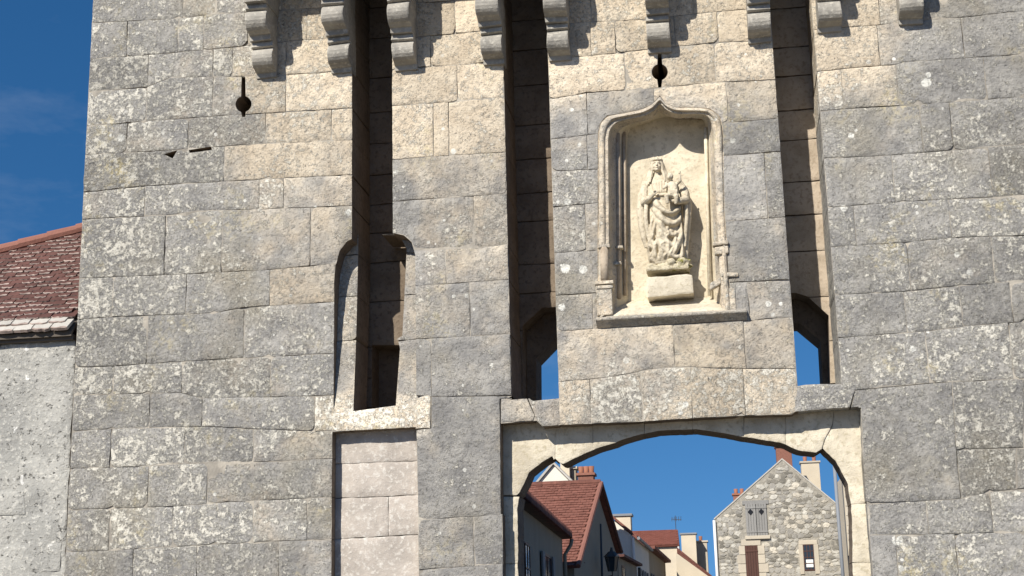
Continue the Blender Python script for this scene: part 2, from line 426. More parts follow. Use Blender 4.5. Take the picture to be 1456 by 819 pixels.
H_S3 = hole([(s3l, z3b), (s3r, z3b), (s3r, ZPAR + .3), (s3l, ZPAR + .3)], world=True)
H_REC = hole([(474, 588), (475, 400), (477, 378), (483, 356), (493, 343), (505, 337), (530, 335), (560, 331), (574, 334), (585, 344), (590, 362), (592, 573)], .004)
H_WIN = hole([(472, 614), (591, 607)], .0) if False else hole([(X(472, 614), Z(472, 614)), (X(472, 614), -.2), (X(591, 607), -.2), (X(591, 607), Z(591, 607))], world=True)
pr = [W2(*q) for q in ((712, 602), (735, 600), (758, 599), (771, 606), (800, 604), (847, 602), (917, 599), (980, 595), (1053, 591), (1126, 589), (1131, 585), (1180, 581), (1221, 578))]
XPL, XPR = X(712, 602), X(1222, 590)
H_POR = hole([(XPL, -.2)] + [(XPL, pr[0][1])] + pr[1:-1] + [(XPR, pr[-1][1]), (XPR, -.2)], .004, world=True)
niche_in = [(868, 444), (867, 300), (866, 196), (869, 183), (878, 174), (897, 169), (916, 166), (928, 160), (938, 147), (948, 158), (962, 164), (984, 163), (1003, 163), (1011, 172), (1014, 187), (1017, 240), (1019, 300), (1027, 439)]
H_NICHE = hole([(850, 452), (850, 300), (850, 190), (853, 175), (863, 164), (888, 160), (913, 155), (930, 146), (938, 135), (946, 146), (960, 152), (985, 152), (1010, 154), (1024, 166), (1028, 182), (1030, 300), (1040, 442)], .001)
def keyhole(cx, cy, r, ytop, ybot, wpx=2.6):
    pts = [(cx - wpx, ytop)]
    for k in range(11):
        a = math.radians(-75 - 210*k/10 + 0); pts.append((cx - r*math.sin(math.radians(18 + 144*k/10)), cy - r*math.cos(math.radians(18 + 144*k/10))))
    pts += [(cx - 2.2, ybot), (cx + 2.2, ybot)]
    for k in range(11):
        pts.append((cx + r*math.sin(math.radians(162 - 144*k/10)), cy - r*math.cos(math.radians(162 - 144*k/10))))
    pts.append((cx + wpx, ytop)); return hole(pts, .003, step=.03)
H_K1 = keyhole(346, 148, 11.5, 109, 166); H_K2 = keyhole(938, 102, 11.5, 70, 124, 1.9)
H_GAP = [hole([(232, 219), (252, 213), (245, 225)], .003, step=.03), hole([(268, 213), (300, 208), (301, 213), (270, 217)], .003, step=.03)]
HOLES = [H_S1, H_S2, H_S3, H_REC, H_WIN, H_POR, H_NICHE, H_K1, H_K2] + H_GAP

gate = empty('gatehouse', (0, .4, 0))
tag(gate, 'weathered limestone town gatehouse with three tall drawbridge slots and an arched gateway', 'gatehouse')

# ------------------------------------------------------------------ courses traced from the photograph
BL = []    # (polygon, px centre)
def PL(pts): return sorted(W2(*q) for q in pts)
def zi(pl, x): return float(np.interp(x, [q[0] for q in pl], [q[1] for q in pl]))
def course(top, bot, xl, xr, joints, off=False):
    xs = [xl] + list(joints) + [xr]
    for a, b in zip(xs[:-1], xs[1:]):
        def edge(pl):
            return [(a, zi(pl, a))] + [q for q in pl if a + .04 < q[0] < b - .04] + [(b, zi(pl, b))]
        BL.append((edge(top) + edge(bot)[::-1], off))
def section(lines, joints, xl, xr):
    """lines: polylines in px; joints[i]: px x of the upright joints between line i and i+1"""
    pls = [PL(l) for l in lines]
    for i, js in enumerate(joints):
        ym = (lines[i][0][1] + lines[i + 1][0][1])/2
        course(pls[i], pls[i + 1], xl, xr, [X(j, ym) for j in js])
    return pls
A_lines = [[(134, -38), (500, -60)], [(134, -8), (253, -14), (345, -18), (500, -28)],
    [(132, 32), (253, 26), (290, 21), (500, 8)], [(128, 84), (242, 75), (330, 67), (420, 57), (500, 54)],
    [(126, 130), (209, 124), (212, 115), (242, 110), (348, 108), (410, 106), (500, 101)],
    [(125, 179), (205, 172), (267, 168), (300, 165), (406, 159), (500, 154)],
    [(121, 220), (264, 212), (300, 209), (381, 203), (500, 200)], [(121, 273), (205, 264), (315, 258), (381, 254), (500, 249)],
    [(121, 311), (234, 306), (278, 300), (403, 296), (500, 293)], [(117, 395), (256, 390), (385, 383), (500, 372)],
    [(112, 454), (161, 450), (304, 445), (344, 437), (425, 432), (500, 427)], [(110, 522), (161, 520), (304, 511), (381, 507), (500, 501)],
    [(110, 561), (208, 559), (256, 558), (292, 567), (471, 562), (500, 561)], [(102, 613), (157, 609), (263, 607), (289, 606), (447, 613), (500, 612)],
    [(100, 666), (201, 663), (263, 659), (391, 656), (500, 650)], [(97, 725), (157, 723), (245, 720), (321, 714), (500, 705)],
    [(94, 785), (183, 781), (303, 774), (378, 770), (500, 766)], [(92, 842), (500, 826)]]
A_j = [[240, 380], [260, 307, 400], [180, 253, 289, 352, 436], [210, 302, 330, 406], [208, 302, 346, 406], [180, 267, 377, 471], [318], [205, 368, 403],
    [234, 315, 441], [160, 264, 383], [209, 346], [161, 258, 385], [212, 287, 447], [157, 262, 360], [210, 294], [155, 245, 360, 436], [188, 279, 396]]
section(A_lines, A_j, XL, X(474, 600))
BL = [b for b in BL]
# right ends of the courses beside slot 1 (above the arched recess) reach over to the slot
nA = len(BL)
for i in range(9):
    pls = [PL(A_lines[i]), PL(A_lines[i + 1])]
    # widen the last block of the course to the slot
    for k, (poly, off) in enumerate(BL[:nA]):
        pass
xe = X(474, 600)
for k in range(nA):
    poly, off = BL[k]
    if max(q[0] for q in poly) > xe - 1e-4:
        BL[k] = ([((s1l + .02) if q[0] > xe - 1e-4 else q[0], q[1]) for q in poly], off)
B_lines = [[(556, -60), (716, -75)], [(556, -30), (716, -45)], [(556, 3), (612, 3), (716, -6)], [(557, 55), (610, 51), (680, 44), (716, 42)], [(558, 98), (601, 95), (658, 92), (687, 88), (716, 86)],
    [(559, 150), (640, 145), (716, 137)], [(559, 227), (614, 222), (720, 216)], [(561, 286), (617, 282), (720, 275)],
    [(563, 357), (588, 355), (676, 353), (724, 346)], [(563, 408), (636, 403), (724, 397)], [(563, 483), (668, 478), (727, 474)], [(566, 560), (612, 557), (613, 564), (728, 562)]]
B_j = [[640], [600, 660], [647], [612], [650], [616, 638], [], [674], [634], [668], [613]]
section(B_lines, B_j, s1r - .02, s2l)
C_lines = [[(774, -70), (1097, -95)], [(774, -22), (1097, -48)], [(776, 36), (841, 31), (917, 27), (1022, 16), (1100, 10)], [(778, 84), (838, 79), (877, 75), (917, 70), (1017, 60), (1101, 57)],
    [(780, 141), (838, 131), (908, 127), (1013, 117), (1103, 113)]]
section(C_lines, [[880, 1000], [840, 985], [840, 875, 960, 1022], [889, 938, 1018]], s2r, s3l)
# left and right of the niche
CL = [C_lines[-1], [(782, 198), (850, 190), (945, 182)], [(784, 243), (866, 240), (945, 236)], [(784, 294), (855, 288), (945, 284)], [(788, 359), (857, 355), (945, 350)], [(790, 420), (843, 417), (945, 412)], [(795, 471), (848, 467), (945, 462)]]
section(CL, [[835], [835], [], [833], [], [843]], s2r, X(938, 300))
CR = [C_lines[-1], [(938, 182), (1028, 174), (1108, 168)], [(938, 228), (1031, 221), (1112, 215)], [(938, 320), (1040, 314), (1118, 308)], [(938, 406), (1038, 401), (1122, 398)], [(938, 462), (1060, 456), (1127, 450)]]
section(CR, [[1035], [], [1090], [], [1065]], X(938, 300), s3l)
# band under the niche, then the flat arch over the gateway
band_top = [(790, 471), (848, 467), (938, 462), (1060, 456), (1130, 450)]
extr = [(795, 543), (801, 542), (866, 536), (914, 527), (950, 522), (984, 522), (1060, 524), (1135, 524)]
section([band_top, extr], [[959, 1060]], s2r, s3l)
lin_top = extr
bl0 = PL(extr); pb = PL([(790, 605), (800, 604), (847, 602), (917, 599), (980, 595), (1053, 591), (1126, 589), (1131, 586)])
course(bl0, pb, s2r, X(839, 560), [])
course(bl0, pb, X(839, 560), X(913, 560), [])
course(bl0, pb, X(913, 560), X(983, 555), [])
course(bl0, pb, X(983, 555), X(1058, 555), [])
course(bl0, pb, X(1058, 555), s3l, [])
def quad(*pts): BL.append(([W2(*q) for q in pts], False))
# sills of slots and window lintel
quad((729, 566), (748, 564), (763, 598), (712, 602), (712, 566))
quad((750, 564), (757, 570), (797, 566), (800, 604), (771, 606), (763, 598))
quad((474, 586), (500, 578), (566, 574), (592, 566), (612, 559), (612, 609), (472, 614))
quad((592, 611), (613, 609), (613, 564), (729, 563), (711, 568), (712, 732), (594, 739))
quad((594, 739), (673, 734), (674, 805), (595, 810)); quad((673, 734), (714, 731), (715, 801), (674, 805))
quad((595, 810), (715, 801), (716, 860), (595, 866))
D_lines = [[(1159, -65), (1560, -110)], [(1159, -20), (1560, -58)], [(1160, 42), (1247, 35), (1324, 27), (1372, 24), (1456, 15), (1560, 6)], [(1166, 101), (1214, 96), (1277, 91), (1284, 88), (1372, 82), (1456, 77), (1560, 68)],
    [(1170, 157), (1207, 154), (1306, 148), (1405, 141), (1456, 137), (1560, 130)], [(1177, 224), (1251, 221), (1408, 209), (1456, 205), (1560, 199)], [(1180, 295), (1284, 286), (1408, 280), (1456, 277), (1560, 271)],
    [(1184, 351), (1288, 344), (1365, 337), (1456, 335), (1560, 330)], [(1188, 419), (1284, 414), (1365, 406), (1456, 399), (1560, 392)], [(1193, 480), (1324, 470), (1379, 463), (1456, 457), (1560, 450)],
    [(1196, 556), (1218, 554), (1324, 544), (1456, 538), (1560, 532)]]
D_j = [[1230, 1350, 1440], [1250, 1330, 1480], [1250, 1371, 1490], [1198, 1277, 1403, 1510], [1311, 1354, 1470], [1271, 1410, 1520], [1216, 1352, 1470], [1293, 1414, 1500], [1288, 1368, 1441], [1320, 1440]]
section(D_lines, D_j, s3r, X(1560, 400))
quad((1133, 549), (1150, 546), (1205, 545), (1216, 555), (1208, 580), (1180, 581), (1130, 586), (1126, 589))
quad((1216, 555), (1324, 545), (1354, 543), (1360, 640), (1366, 709), (1319, 712), (1229, 715), (1224, 580), (1210, 580))
quad((1354, 543), (1456, 538), (1456, 636), (1371, 639), (1360, 640)); quad((1456, 538), (1560, 532), (1560, 632), (1456, 636))
quad((1360, 640), (1371, 639), (1445, 637), (1446, 695), (1407, 699), (1367, 709)); quad((1445, 637), (1560, 632), (1560, 690), (1446, 695))
section([[(1226, 715), (1319, 712), (1367, 709), (1407, 699), (1456, 695), (1560, 688)], [(1230, 761), (1356, 759), (1411, 757), (1456, 756), (1560, 752)], [(1230, 832), (1560, 822)]], [[1319, 1411, 1490], [1276, 1361, 1470]], XPR, X(1560, 700))
# unseen courses down to the ground, one joined part
rr = random.Random(5)
def fill(xl, xr, ztop, zbot):
    zs = [ztop]
    while zs[-1] - zbot > .62: zs.append(zs[-1] - rr.uniform(.34, .46))
    zs.append(zbot)
    for a, b in zip(zs[:-1], zs[1:]):
        x = xl; e = []
        while xr - x > 1.3: x += rr.uniform(.5, 1.0); e.append(x)
        xs = [xl] + e + [xr]
        for c, d in zip(xs[:-1], xs[1:]): BL.append(([(c, b), (d, b), (d, a), (c, a)], True))
fill(XL, X(472, 800), Z(280, 834), 0); fill(X(592, 850), XPL, Z(655, 863), 0); fill(XPR, X(1560, 700), Z(1400, 827), 0)
fill(X(1560, 400), XR, Z(1600, -100), 0)
for a, b in ((XL, s1l), (s1r, s2l), (s2r, s3l), (s3r, X(1560, 400))):
    fill(a, b, ZPAR + 1.6, Z((proj(((a + b)/2, 0, 7.9)))[0], -62))

front = None
# mortar bedding: recessed sheet behind all the joints
mv, mf = [], []
for poly, off in BL:
    p = poly if area2(poly) > 0 else poly[::-1]
    V, F, bd = tess(dens(p, .12), HOLES, .16, ring=0)
    b = len(mv)
    for x, z in V:
        q = Vector((x*2.3, 5.1, z*2.3)); mv.append((x, .009 + .036*max(0, noise.noise(q*1.4) - .02) + .005*noise.noise(q*5), z))
    mf += [tuple(b + i for i in t) for t in F]
front = mesh_obj('front_wall', mv, mf, M_MORT, gate, origin=(0, .02, 0))

sv, sf, snf = [], [], []
for poly, off in BL:
    c = np.mean(poly, 0); px, py = proj((c[0], 0, c[1]))
    if off:
        g = block_geo(poly, holes=HOLES, depth=D, step=.2, chip=0)
        if g:
            b = len(sv); sv += g[0]; sf += [tuple(b + i for i in f) for f in g[1]]
        continue
    w, t, l = tone(px, py)
    w = min(1, max(0, w + RND.gauss(0, .16))); t = min(1, max(0, t + RND.gauss(0, .2))); l = min(1, max(0, l + RND.gauss(0, .2)))
    block('stone', poly, front, holes=HOLES, depth=D, color=(w, t, l), chip=.3 if px < 560 else .2, side=M_ASH if 1140 < px < 1420 else None)  # sunlit side of the third slot keeps wall stone, other sides painted shade-dark
o = mesh_obj('plain_stonework', sv, sf, M_ASH, gate, origin=(0, .02, 0)); o['kind'] = 'stuff'; set_tone(o, sv, (.3, .45, .5), False)

# ------------------------------------------------------------------ rear walls behind the slots
def rect(x0, x1, z0, z1): return [(x0, z0), (x1, z0), (x1, z1), (x0, z1)]
body = rect(XL + .02, XR - .02, 0, ZPAR + 1.5)
XAL, XAR = X(722, 760, 1.5), X(1236, 760, 1.5)
zst = Z(770, 587, 1.5); zsr = Z(1166, 562, 1.5)
op1 = [(X(690, 760, 1.0), -.2), (X(690, 760, 1.0), Z(745, 590, 1.)), (X(748, 590, 1.), Z(745, 590, 1.)), W2(748, 470, 1.0), W2(775, 445, 1.0), W2(1130, 424, 1.0), W2(1146, 429, 1.0), W2(1176, 456, 1.0), (X(1179, 560, 1.), zsr), (X(1260, 760, 1.), zsr), (X(1260, 760, 1.0), -.2)]
op2 = [(XAL, -.2), (XAL, zst), (X(770, 570, 1.5), zst), W2(770, 520, 1.5), W2(800, 489, 1.5), W2(1133, 471, 1.5), W2(1163, 496, 1.5), W2(1166, 550, 1.5), (X(1167, 560, 1.5), zsr), (XAR, zsr), (XAR, -.2)]
s1d = [W2(529, 600, D + .02), W2(575, 600, D + .02), W2(575, 491, D + .02), W2(529, 491, D + .02)]
vs_, fs_ = slab_geo(body, [op1, s1d], D + .03, 1.05)
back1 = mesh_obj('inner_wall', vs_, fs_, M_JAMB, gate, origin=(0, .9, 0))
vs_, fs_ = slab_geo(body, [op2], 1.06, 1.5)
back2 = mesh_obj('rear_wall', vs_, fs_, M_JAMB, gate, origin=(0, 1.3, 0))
# stones facing the back of the slots
op1w = op1
for (a, b, zb) in ((s1l - .1, s1r + .1, z1b - .1), (s2l - .1, s2r + .1, z2b - .1), (s3l - .1, s3r + .1, z3b - .1)):
    z = ZPAR + .3
    while z > zb:
        h = rr.uniform(.3, .48); zl = max(z - h, zb)
        block('stone', rect(a, b, zl, z), back1, M_BACK if a > 0 else M_JAMB, M_JAMB, holes=[op1w if area2(op1w) > 0 else op1w[::-1], s1d if area2(s1d) > 0 else s1d[::-1]], y0=D, depth=.03, step=.12, amp=.012, gap=.006, chip=.2)  # third slot's sunlit back stays pale, the shaded backs are painted dark
        z = zl
# splayed right jamb of the third slot
mb = MB()
zt = ZPAR + .25
# ------------------------------------------------------------------ recessed stones
zr0, zr1 = Z(530, 333), Z(530, 588)
def ypan(x, z): return .23*min(1, max(0, (z - zr1)/(zr0 - zr1)))**.8 + .004
slot1low = [W2(502, 610), W2(564, 610), W2(562, 573), W2(565, 492), W2(561, 478), W2(568, 474), W2(571, 345), W2(560, 325), W2(501, 325)]
slot1low = slot1low if area2(slot1low) > 0 else slot1low[::-1]
def rpt(pts, y): return [W2(a, b, y) for a, b in pts]
for poly in ([(470, 325), (530, 325), (530, 352), (470, 356)], [(470, 356), (503, 354), (503, 415), (470, 417)], [(470, 417), (503, 415), (503, 480), (470, 482)], [(470, 482), (503, 480), (503, 590), (470, 592)],
             [(530, 325), (598, 322), (598, 352), (530, 352)], [(555, 352), (598, 352), (598, 412), (555, 415)], [(555, 415), (598, 412), (598, 478), (555, 482)], [(555, 482), (598, 478), (598, 580), (555, 582)]):
    block('stone', rpt(poly, 0), front, holes=[slot1low, ], y0=ypan, depth=.5, color=(.62, .5, .45), amp=.004, lift=False)
for poly, col in (([(466, 590), (600, 584), (600, 655), (466, 660)], 0), ([(466, 660), (600, 655), (600, 703), (466, 709)], 0), ([(466, 709), (552, 706), (552, 762), (466, 767)], 0), ([(552, 706), (600, 703), (600, 760), (552, 762)], 0),
                  ([(466, 767), (600, 760), (600, 830), (466, 834)], 1), ([(466, 834), (600, 830), (600, 960), (466, 960)], 0), ([(466, 960), (600, 960), (600, 1085), (466, 1085)], 0)):
    block('stone', rpt(poly, .14), front, M_PINK, M_PINK, y0=.14, depth=.3, amp=.008, chip=0, gap=.002)
YP = .2
arch = [(757, 1300), (744, 819), (735, 790), (735, 724), (740, 698), (752, 672), (770, 657), (785, 648), (790, 657), (801, 659), (815, 652), (847, 638), (880, 627), (900, 620), (936, 612), (990, 610), (1060, 621), (1085, 625), (1115, 631), (1135, 640),
        (1160, 643), (1170, 637), (1188, 655), (1206, 688), (1211, 720), (1213, 819), (1215, 1300)]
H_ARCH = hole([(745, 1120), (737, 819)] + arch[3:-2] + [(1213, 819), (1215, 1120)], .009, YP, step=.04)
for poly in ([(700, 590), (792, 590), (789, 652), (735, 704), (700, 706)], [(700, 706), (770, 706), (770, 800), (700, 802)], [(700, 802), (770, 800), (770, 905), (700, 908)], [(700, 908), (770, 905), (770, 1020), (700, 1020)], [(700, 1020), (770, 1020), (770, 1100), (700, 1100)],
             [(792, 590), (843, 588), (843, 645), (801, 664), (789, 652)], [(843, 588), (916, 586), (916, 625), (843, 645)], [(916, 586), (985, 584), (985, 618), (916, 625)], [(985, 584), (1058, 580), (1058, 630), (985, 618)],
             [(1058, 580), (1117, 576), (1117, 650), (1058, 630)], [(1117, 576), (1186, 570), (1184, 604), (1172, 625), (1165, 650), (1117, 650)], [(1186, 570), (1245, 566), (1245, 716), (1195, 717), (1165, 650), (1172, 625), (1184, 604)],
             [(1195, 717), (1245, 716), (1245, 800), (1195, 800)], [(1195, 800), (1245, 800), (1245, 910), (1195, 910)], [(1195, 910), (1245, 910), (1245, 1020), (1195, 1020)], [(1195, 1020), (1245, 1020), (1245, 1100), (1195, 1100)]):
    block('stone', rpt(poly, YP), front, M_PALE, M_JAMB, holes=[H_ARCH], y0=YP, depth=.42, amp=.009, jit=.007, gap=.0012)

# ------------------------------------------------------------------ corbels and parapet
def tier(x, w, zt, h, p, y1=.12):
    """one console stone: fillet on top, round nose, undercut"""
    nk = min(-.02, -p + .17)
    pf = [(y1, zt), (-p + .02, zt), (-p + .008, zt - .15*h), (-p + .028, zt - .175*h)]
    for k in range(9):
        a = math.radians(62 - 150*k/8)
        pf.append((-p + .105 - .11*math.cos(a), zt - .48*h + .33*h*math.sin(a)))
    pf += [(-p + .125, zt - h*.84), (nk - .01, zt - h*.86), (nk, zt - h), (y1, zt - h)]
    n = len(pf); vs = []; fs = []; xs = [x - w/2, x - w/2 + .012, x + w/2 - .012, x + w/2]
    for i, xx in enumerate(xs):
        sc = .985 if i in (0, 3) else 1.
        for (y, z) in pf:
            zz = zt - h/2 + (z - zt + h/2)*sc; yy = y if y > 0 else y*sc
            q = Vector((xx*9, y*9, z*9)); d = noise.noise_vector(q)*.006 + noise.noise_vector(q*.45 + Vector((x*7, 0, 0)))*.012
            vs.append((xx + d.x, yy + d.y, zz + d.z))
    for i in range(3):
        for k in range(n): fs.append((i*n + k, (i + 1)*n + k, (i + 1)*n + (k + 1) % n, i*n + (k + 1) % n))
    fs.append(tuple(range(n))); fs.append(tuple(range(4*n - 1, 3*n - 1, -1)))
    return vs, fs
for (px, py) in ((371, 104), (479, 97), (571, 93.5), (697, 85), (793, 80), (936, 68), (1080, 53.5), (1180, 38), (1297, 27)):
    x, zb = X(px, py - 25, -.2), Z(px, py, -.1) - .02
    h = .335; prev = None
    for k, p in enumerate((.20, .40, .62)):
        zt = zb + (k + 1)*h; zt = zt if k < 2 else ZPAR - .002
        vs_, fs_ = tier(x + RND.uniform(-.006, .006), .225 + RND.uniform(-.008, .008), zt - .004, zt - (zb + k*h) - .004, p)
        o = mesh_obj('corbel' if k == 0 else 'corbel_stone', vs_, fs_, M_CORB, gate if k == 0 else prev)
        if k == 0: prev = o
pm = MB(); xp0, xp1 = X(350, 0, -.6), XR
pm.box(xp0, xp1, -.64, .0, ZPAR, ZPAR + .28).box(xp0 + .02, xp1, -.60, -.2, ZPAR + .283, ZPAR + 1.5)
pm.build('parapet', M_CORB, gate, bevel=.01)
# ------------------------------------------------------------------ ogee niche
YB = .36
k_out = [(850, 452), (850, 300), (850, 190), (853, 175), (863, 164), (888, 160), (913, 155), (930, 146), (938, 135), (946, 146), (960, 152), (985, 152), (1010, 154), (1024, 166), (1028, 182), (1030, 300), (1040, 442)]
k_in = [(868, 446), (867, 300), (866, 196), (869, 183), (878, 174), (897, 169), (916, 166), (929, 159), (938, 147), (947, 157), (961, 163), (984, 163), (1003, 163), (1011, 172), (1014, 187), (1018, 300), (1026, 440)]
k_mid = [(877, 440), (876, 300), (875, 203), (877, 190), (885, 181), (901, 175), (917, 172), (929, 167), (938, 158), (947, 164), (961, 169), (983, 168), (1000, 169), (1007, 177), (1009, 192), (1013, 300), (1020, 434)]
k_bk = [(893, 428), (892, 300), (892, 200), (893, 190), (898, 183), (908, 178), (920, 175), (930, 171), (940, 168), (950, 167), (962, 166), (980, 165), (994, 166), (1001, 172), (1003, 190), (1006, 300), (1010, 420)]
def subdiv(pts, n=5):
    out = []
    for i in range(len(pts) - 1):
        a, b = pts[i], pts[i + 1]; k = 22 if math.hypot(a[0] - b[0], a[1] - b[1]) > 60 else n
        out += [(a[0] + (b[0] - a[0])*j/k, a[1] + (b[1] - a[1])*j/k) for j in range(k)]
    return out + [pts[-1]]
def cat(pts):
    """light smoothing of the traced outline, ogee tip and ends kept"""
    q = list(pts)
    for _ in range(3):
        q = [q[0]] + [((q[i - 1][0] + 2*q[i][0] + q[i + 1][0])/4, (q[i - 1][1] + 2*q[i][1] + q[i + 1][1])/4) for i in range(1, len(q) - 1)] + [q[-1]]
    return q
def klist(k):
    # same number of samples on every outline: sample by key segment
    out = []
    for i in range(len(k_out) - 1):
        L = math.hypot(k_out[i][0] - k_out[i + 1][0], k_out[i][1] - k_out[i + 1][1]); n = 22 if L > 60 else 5
        a, b = k[i], k[i + 1]; out += [(a[0] + (b[0] - a[0])*j/n, a[1] + (b[1] - a[1])*j/n) for j in range(n)]
    return cat(out + [k[-1]])
Ko, Ki, Km, Kb = klist(k_out), klist(k_in), klist(k_mid), klist(k_bk)
def wear(px, py): return .25 if (px > 1000 and py > 214 and py < 345) else 1.
rings = []
def ring(f, yv, worn=False):
    r = []
    for i in range(len(Ko)):
        a, b = Ko[i], Ki[i]; p = (a[0] + (b[0] - a[0])*f, a[1] + (b[1] - a[1])*f)
        y = yv*(wear(*p) if (worn and yv < 0) else 1); y += .004*noise.noise(Vector((p[0]*.12, p[1]*.12, 2.)))
        r.append(W(p[0], p[1], y))
    rings.append(r)
for f, y in ((-.04, .03), (-.02, .004), (.06, .012), (.12, -.012), (.24, -.032), (.42, -.036), (.56, -.024), (.64, -.004), (.9, .0), (1.0, .02), (1.02, .075)): ring(f, y, True)
rings.append([W(a[0]*.5 + b[0]*.5, a[1]*.5 + b[1]*.5, .15) for a, b in zip(Ki, Km)])
rings.append([W(*a, .19) for a in Km])
n = len(Ko); vs_, fs_ = [], []
for r in rings: vs_ += r
for j in range(len(rings) - 1):
    for i in range(n - 1): fs_.append((j*n + i, j*n + i + 1, (j + 1)*n + i + 1, (j + 1)*n + i))
mould = mesh_obj('niche_moulding', vs_, fs_, M_ASH, gate, smooth=True, origin=W(938, 300, 0)); set_tone(mould, vs_, (.62, .62, .42), False)
md = mould.modifiers.new('edges', 'EDGE_SPLIT'); md.split_angle = math.radians(50)
vs_, fs_ = [], []; A_ = [W(*a, .1901) for a in Km]; B_ = [W(*a, .2) if False else W(a[0]*.5 + b[0]*.5, a[1]*.5 + b[1]*.5, .28) for a, b in zip(Km, Kb)]; C_ = [W(*a, YB) for a in Kb]
vs_ = A_ + B_ + C_
for j in range(2):
    for i in range(n - 1): fs_.append((j*n + i, j*n + i + 1, (j + 1)*n + i + 1, (j + 1)*n + i))
emb = mesh_obj('niche_embrasure', vs_, fs_, M_NICHE, gate, origin=W(938, 300, .2))
bp = [W2(*a, YB) for a in Kb]; bp = [(bp[0][0] - .05, bp[0][1] - .25)] + bp + [(bp[-1][0] + .05, bp[-1][1] - .25)]
bp = [bp[0], *bp[1:-1], bp[-1]]
for (za, zb_) in ((-9, Z(940, 362, YB)), (Z(940, 362, YB), Z(940, 300, YB)), (Z(940, 300, YB), Z(940, 222, YB)), (Z(940, 222, YB), 99)):
    q = [p for p in bp]; x0 = min(p[0] for p in q) - .1; x1 = max(p[0] for p in q) + .1
    zz0, zz1 = max(za, min(p[1] for p in q)), min(zb_, max(p[1] for p in q) + .05)
    V_, F_, b_ = tess(q if area2(q) > 0 else q[::-1], [rect(x0, x1, zz1, 50), rect(x0, x1, -50, zz0)], .12, ring=0)
    if not F_: continue
    block_v = [(x, YB + .004*noise.noise(Vector((x*3, 1, z*3))), z) for x, z in V_]
    o = mesh_obj('niche_back', block_v, [tuple(t) for t in F_], M_NICHE, emb)
# sill, colonnette bases, plinths
zs = (Z(848, 460) + Z(1062, 449))/2; xa, xb = X(848, 458), X(1062, 447)
mb = MB(); pf = [(.3, zs - .045), (.0, zs - .045), (-.02, zs - .03), (-.055, zs - .002), (-.085, zs + .016), (-.09, zs + .034), (-.05, zs + .05), (.02, zs + .075), (.3, zs + .09)]
mb.prism([(xa, y, z) for y, z in pf], (xb - xa, 0, 0)); o = mb.build('niche_sill', M_ASH, gate, bevel=.006); set_tone(o, o.data.vertices, (.45, .5, .5), False)
zf0, zf1 = zs + .07, Z(950, 424, YB); x0, x1 = X(862, 445), X(1032, 440); x2, x3 = X(885, 428, YB), X(1018, 422, YB)
MB().hexa([(x0, -.02, zf0 - .05), (x1, -.02, zf0 - .05), (x3, YB + .02, zf0 - .05), (x2, YB + .02, zf0 - .05)], [(x0, -.02, zf0), (x1, -.02, zf0), (x3, YB + .02, zf1), (x2, YB + .02, zf1)]).build('niche_floor', M_PALE, gate)
def lump(name, px0, px1, py0, py1, y0, y1, parent=gate, mat=None, bev=.008, skew=0.):
    xa_, xb_ = X(px0, (py0 + py1)/2), X(px1, (py0 + py1)/2); za_, zb_ = Z((px0 + px1)/2, py1), Z((px0 + px1)/2, py0)
    vs = [(xa_, y0, za_ - skew), (xb_, y0, za_ + skew), (xb_, y1, za_ + skew), (xa_, y1, za_ - skew)], [(xa_, y0, zb_ - skew), (xb_, y0, zb_ + skew), (xb_, y1, zb_ + skew), (xa_, y1, zb_ - skew)]
    o = MB().hexa(*vs).build(name, mat or M_ASH, parent, bevel=bev); set_tone(o, o.data.vertices, (.6, .6, .5), False); return o
lump('colonnette_base', 846, 873, 401, 406, -.065, .1); lump('colonnette_base', 848, 872, 407, 412, -.052, .1); lump('plinth', 849, 871, 412, 449, -.04, .1)
lump('colonnette_base', 851, 868, 349, 354, -.058, .05); lump('colonnette_base', 871, 882, 366, 371, .15, .24); lump('colonnette_base', 873, 884, 343, 347, .16, .24)
MB().tube([W(860, 400, -.02), W(859, 352, -.02)], .042, 10).build('colonnette', M_BACK, gate, smooth=True)
MB().tube([W(880, 425, .21), W(878, 190, .21)], .026, 10).build('colonnette', M_BACK, gate, smooth=True)
MB().tube([W(889, 420, .29), W(887, 188, .29)], .02, 10).build('colonnette', M_BACK, gate, smooth=True)
MB().tube([W(1009, 420, .24), W(1003, 182, .24)], .018, 10).build('colonnette', M_NICHE, gate, smooth=True)
lump('colonnette_base', 1013, 1036, 344, 350, -.045, .05, skew=.006, bev=.014); lump('colonnette_base', 1016, 1036, 351, 362, -.03, .05, skew=.004, bev=.012)
lump('colonnette_base', 1026, 1050, 388, 394, -.028, .05, skew=-.006, bev=.012); lump('colonnette_base', 1009, 1026, 398, 408, -.012, .08, skew=.03, bev=.014)
lump('plinth', 1030, 1046, 410, 441, -.012, .05)
# bracket that carries the statue
zb1, zb0 = Z(952, 391, .08), Z(952, 421, .08)
bx0, bx1 = X(920, 405, .08), X(985, 403, .08)
g_ = block_geo([(bx0, zb0), (bx1, zb0 + .02), (bx1, zb1), (bx0, zb1 - .01)], y0=.08, depth=.3, gap=0, amp=.008, chip=.5)
mesh_obj('statue_bracket', g_[0], g_[1], M_PALE, gate)

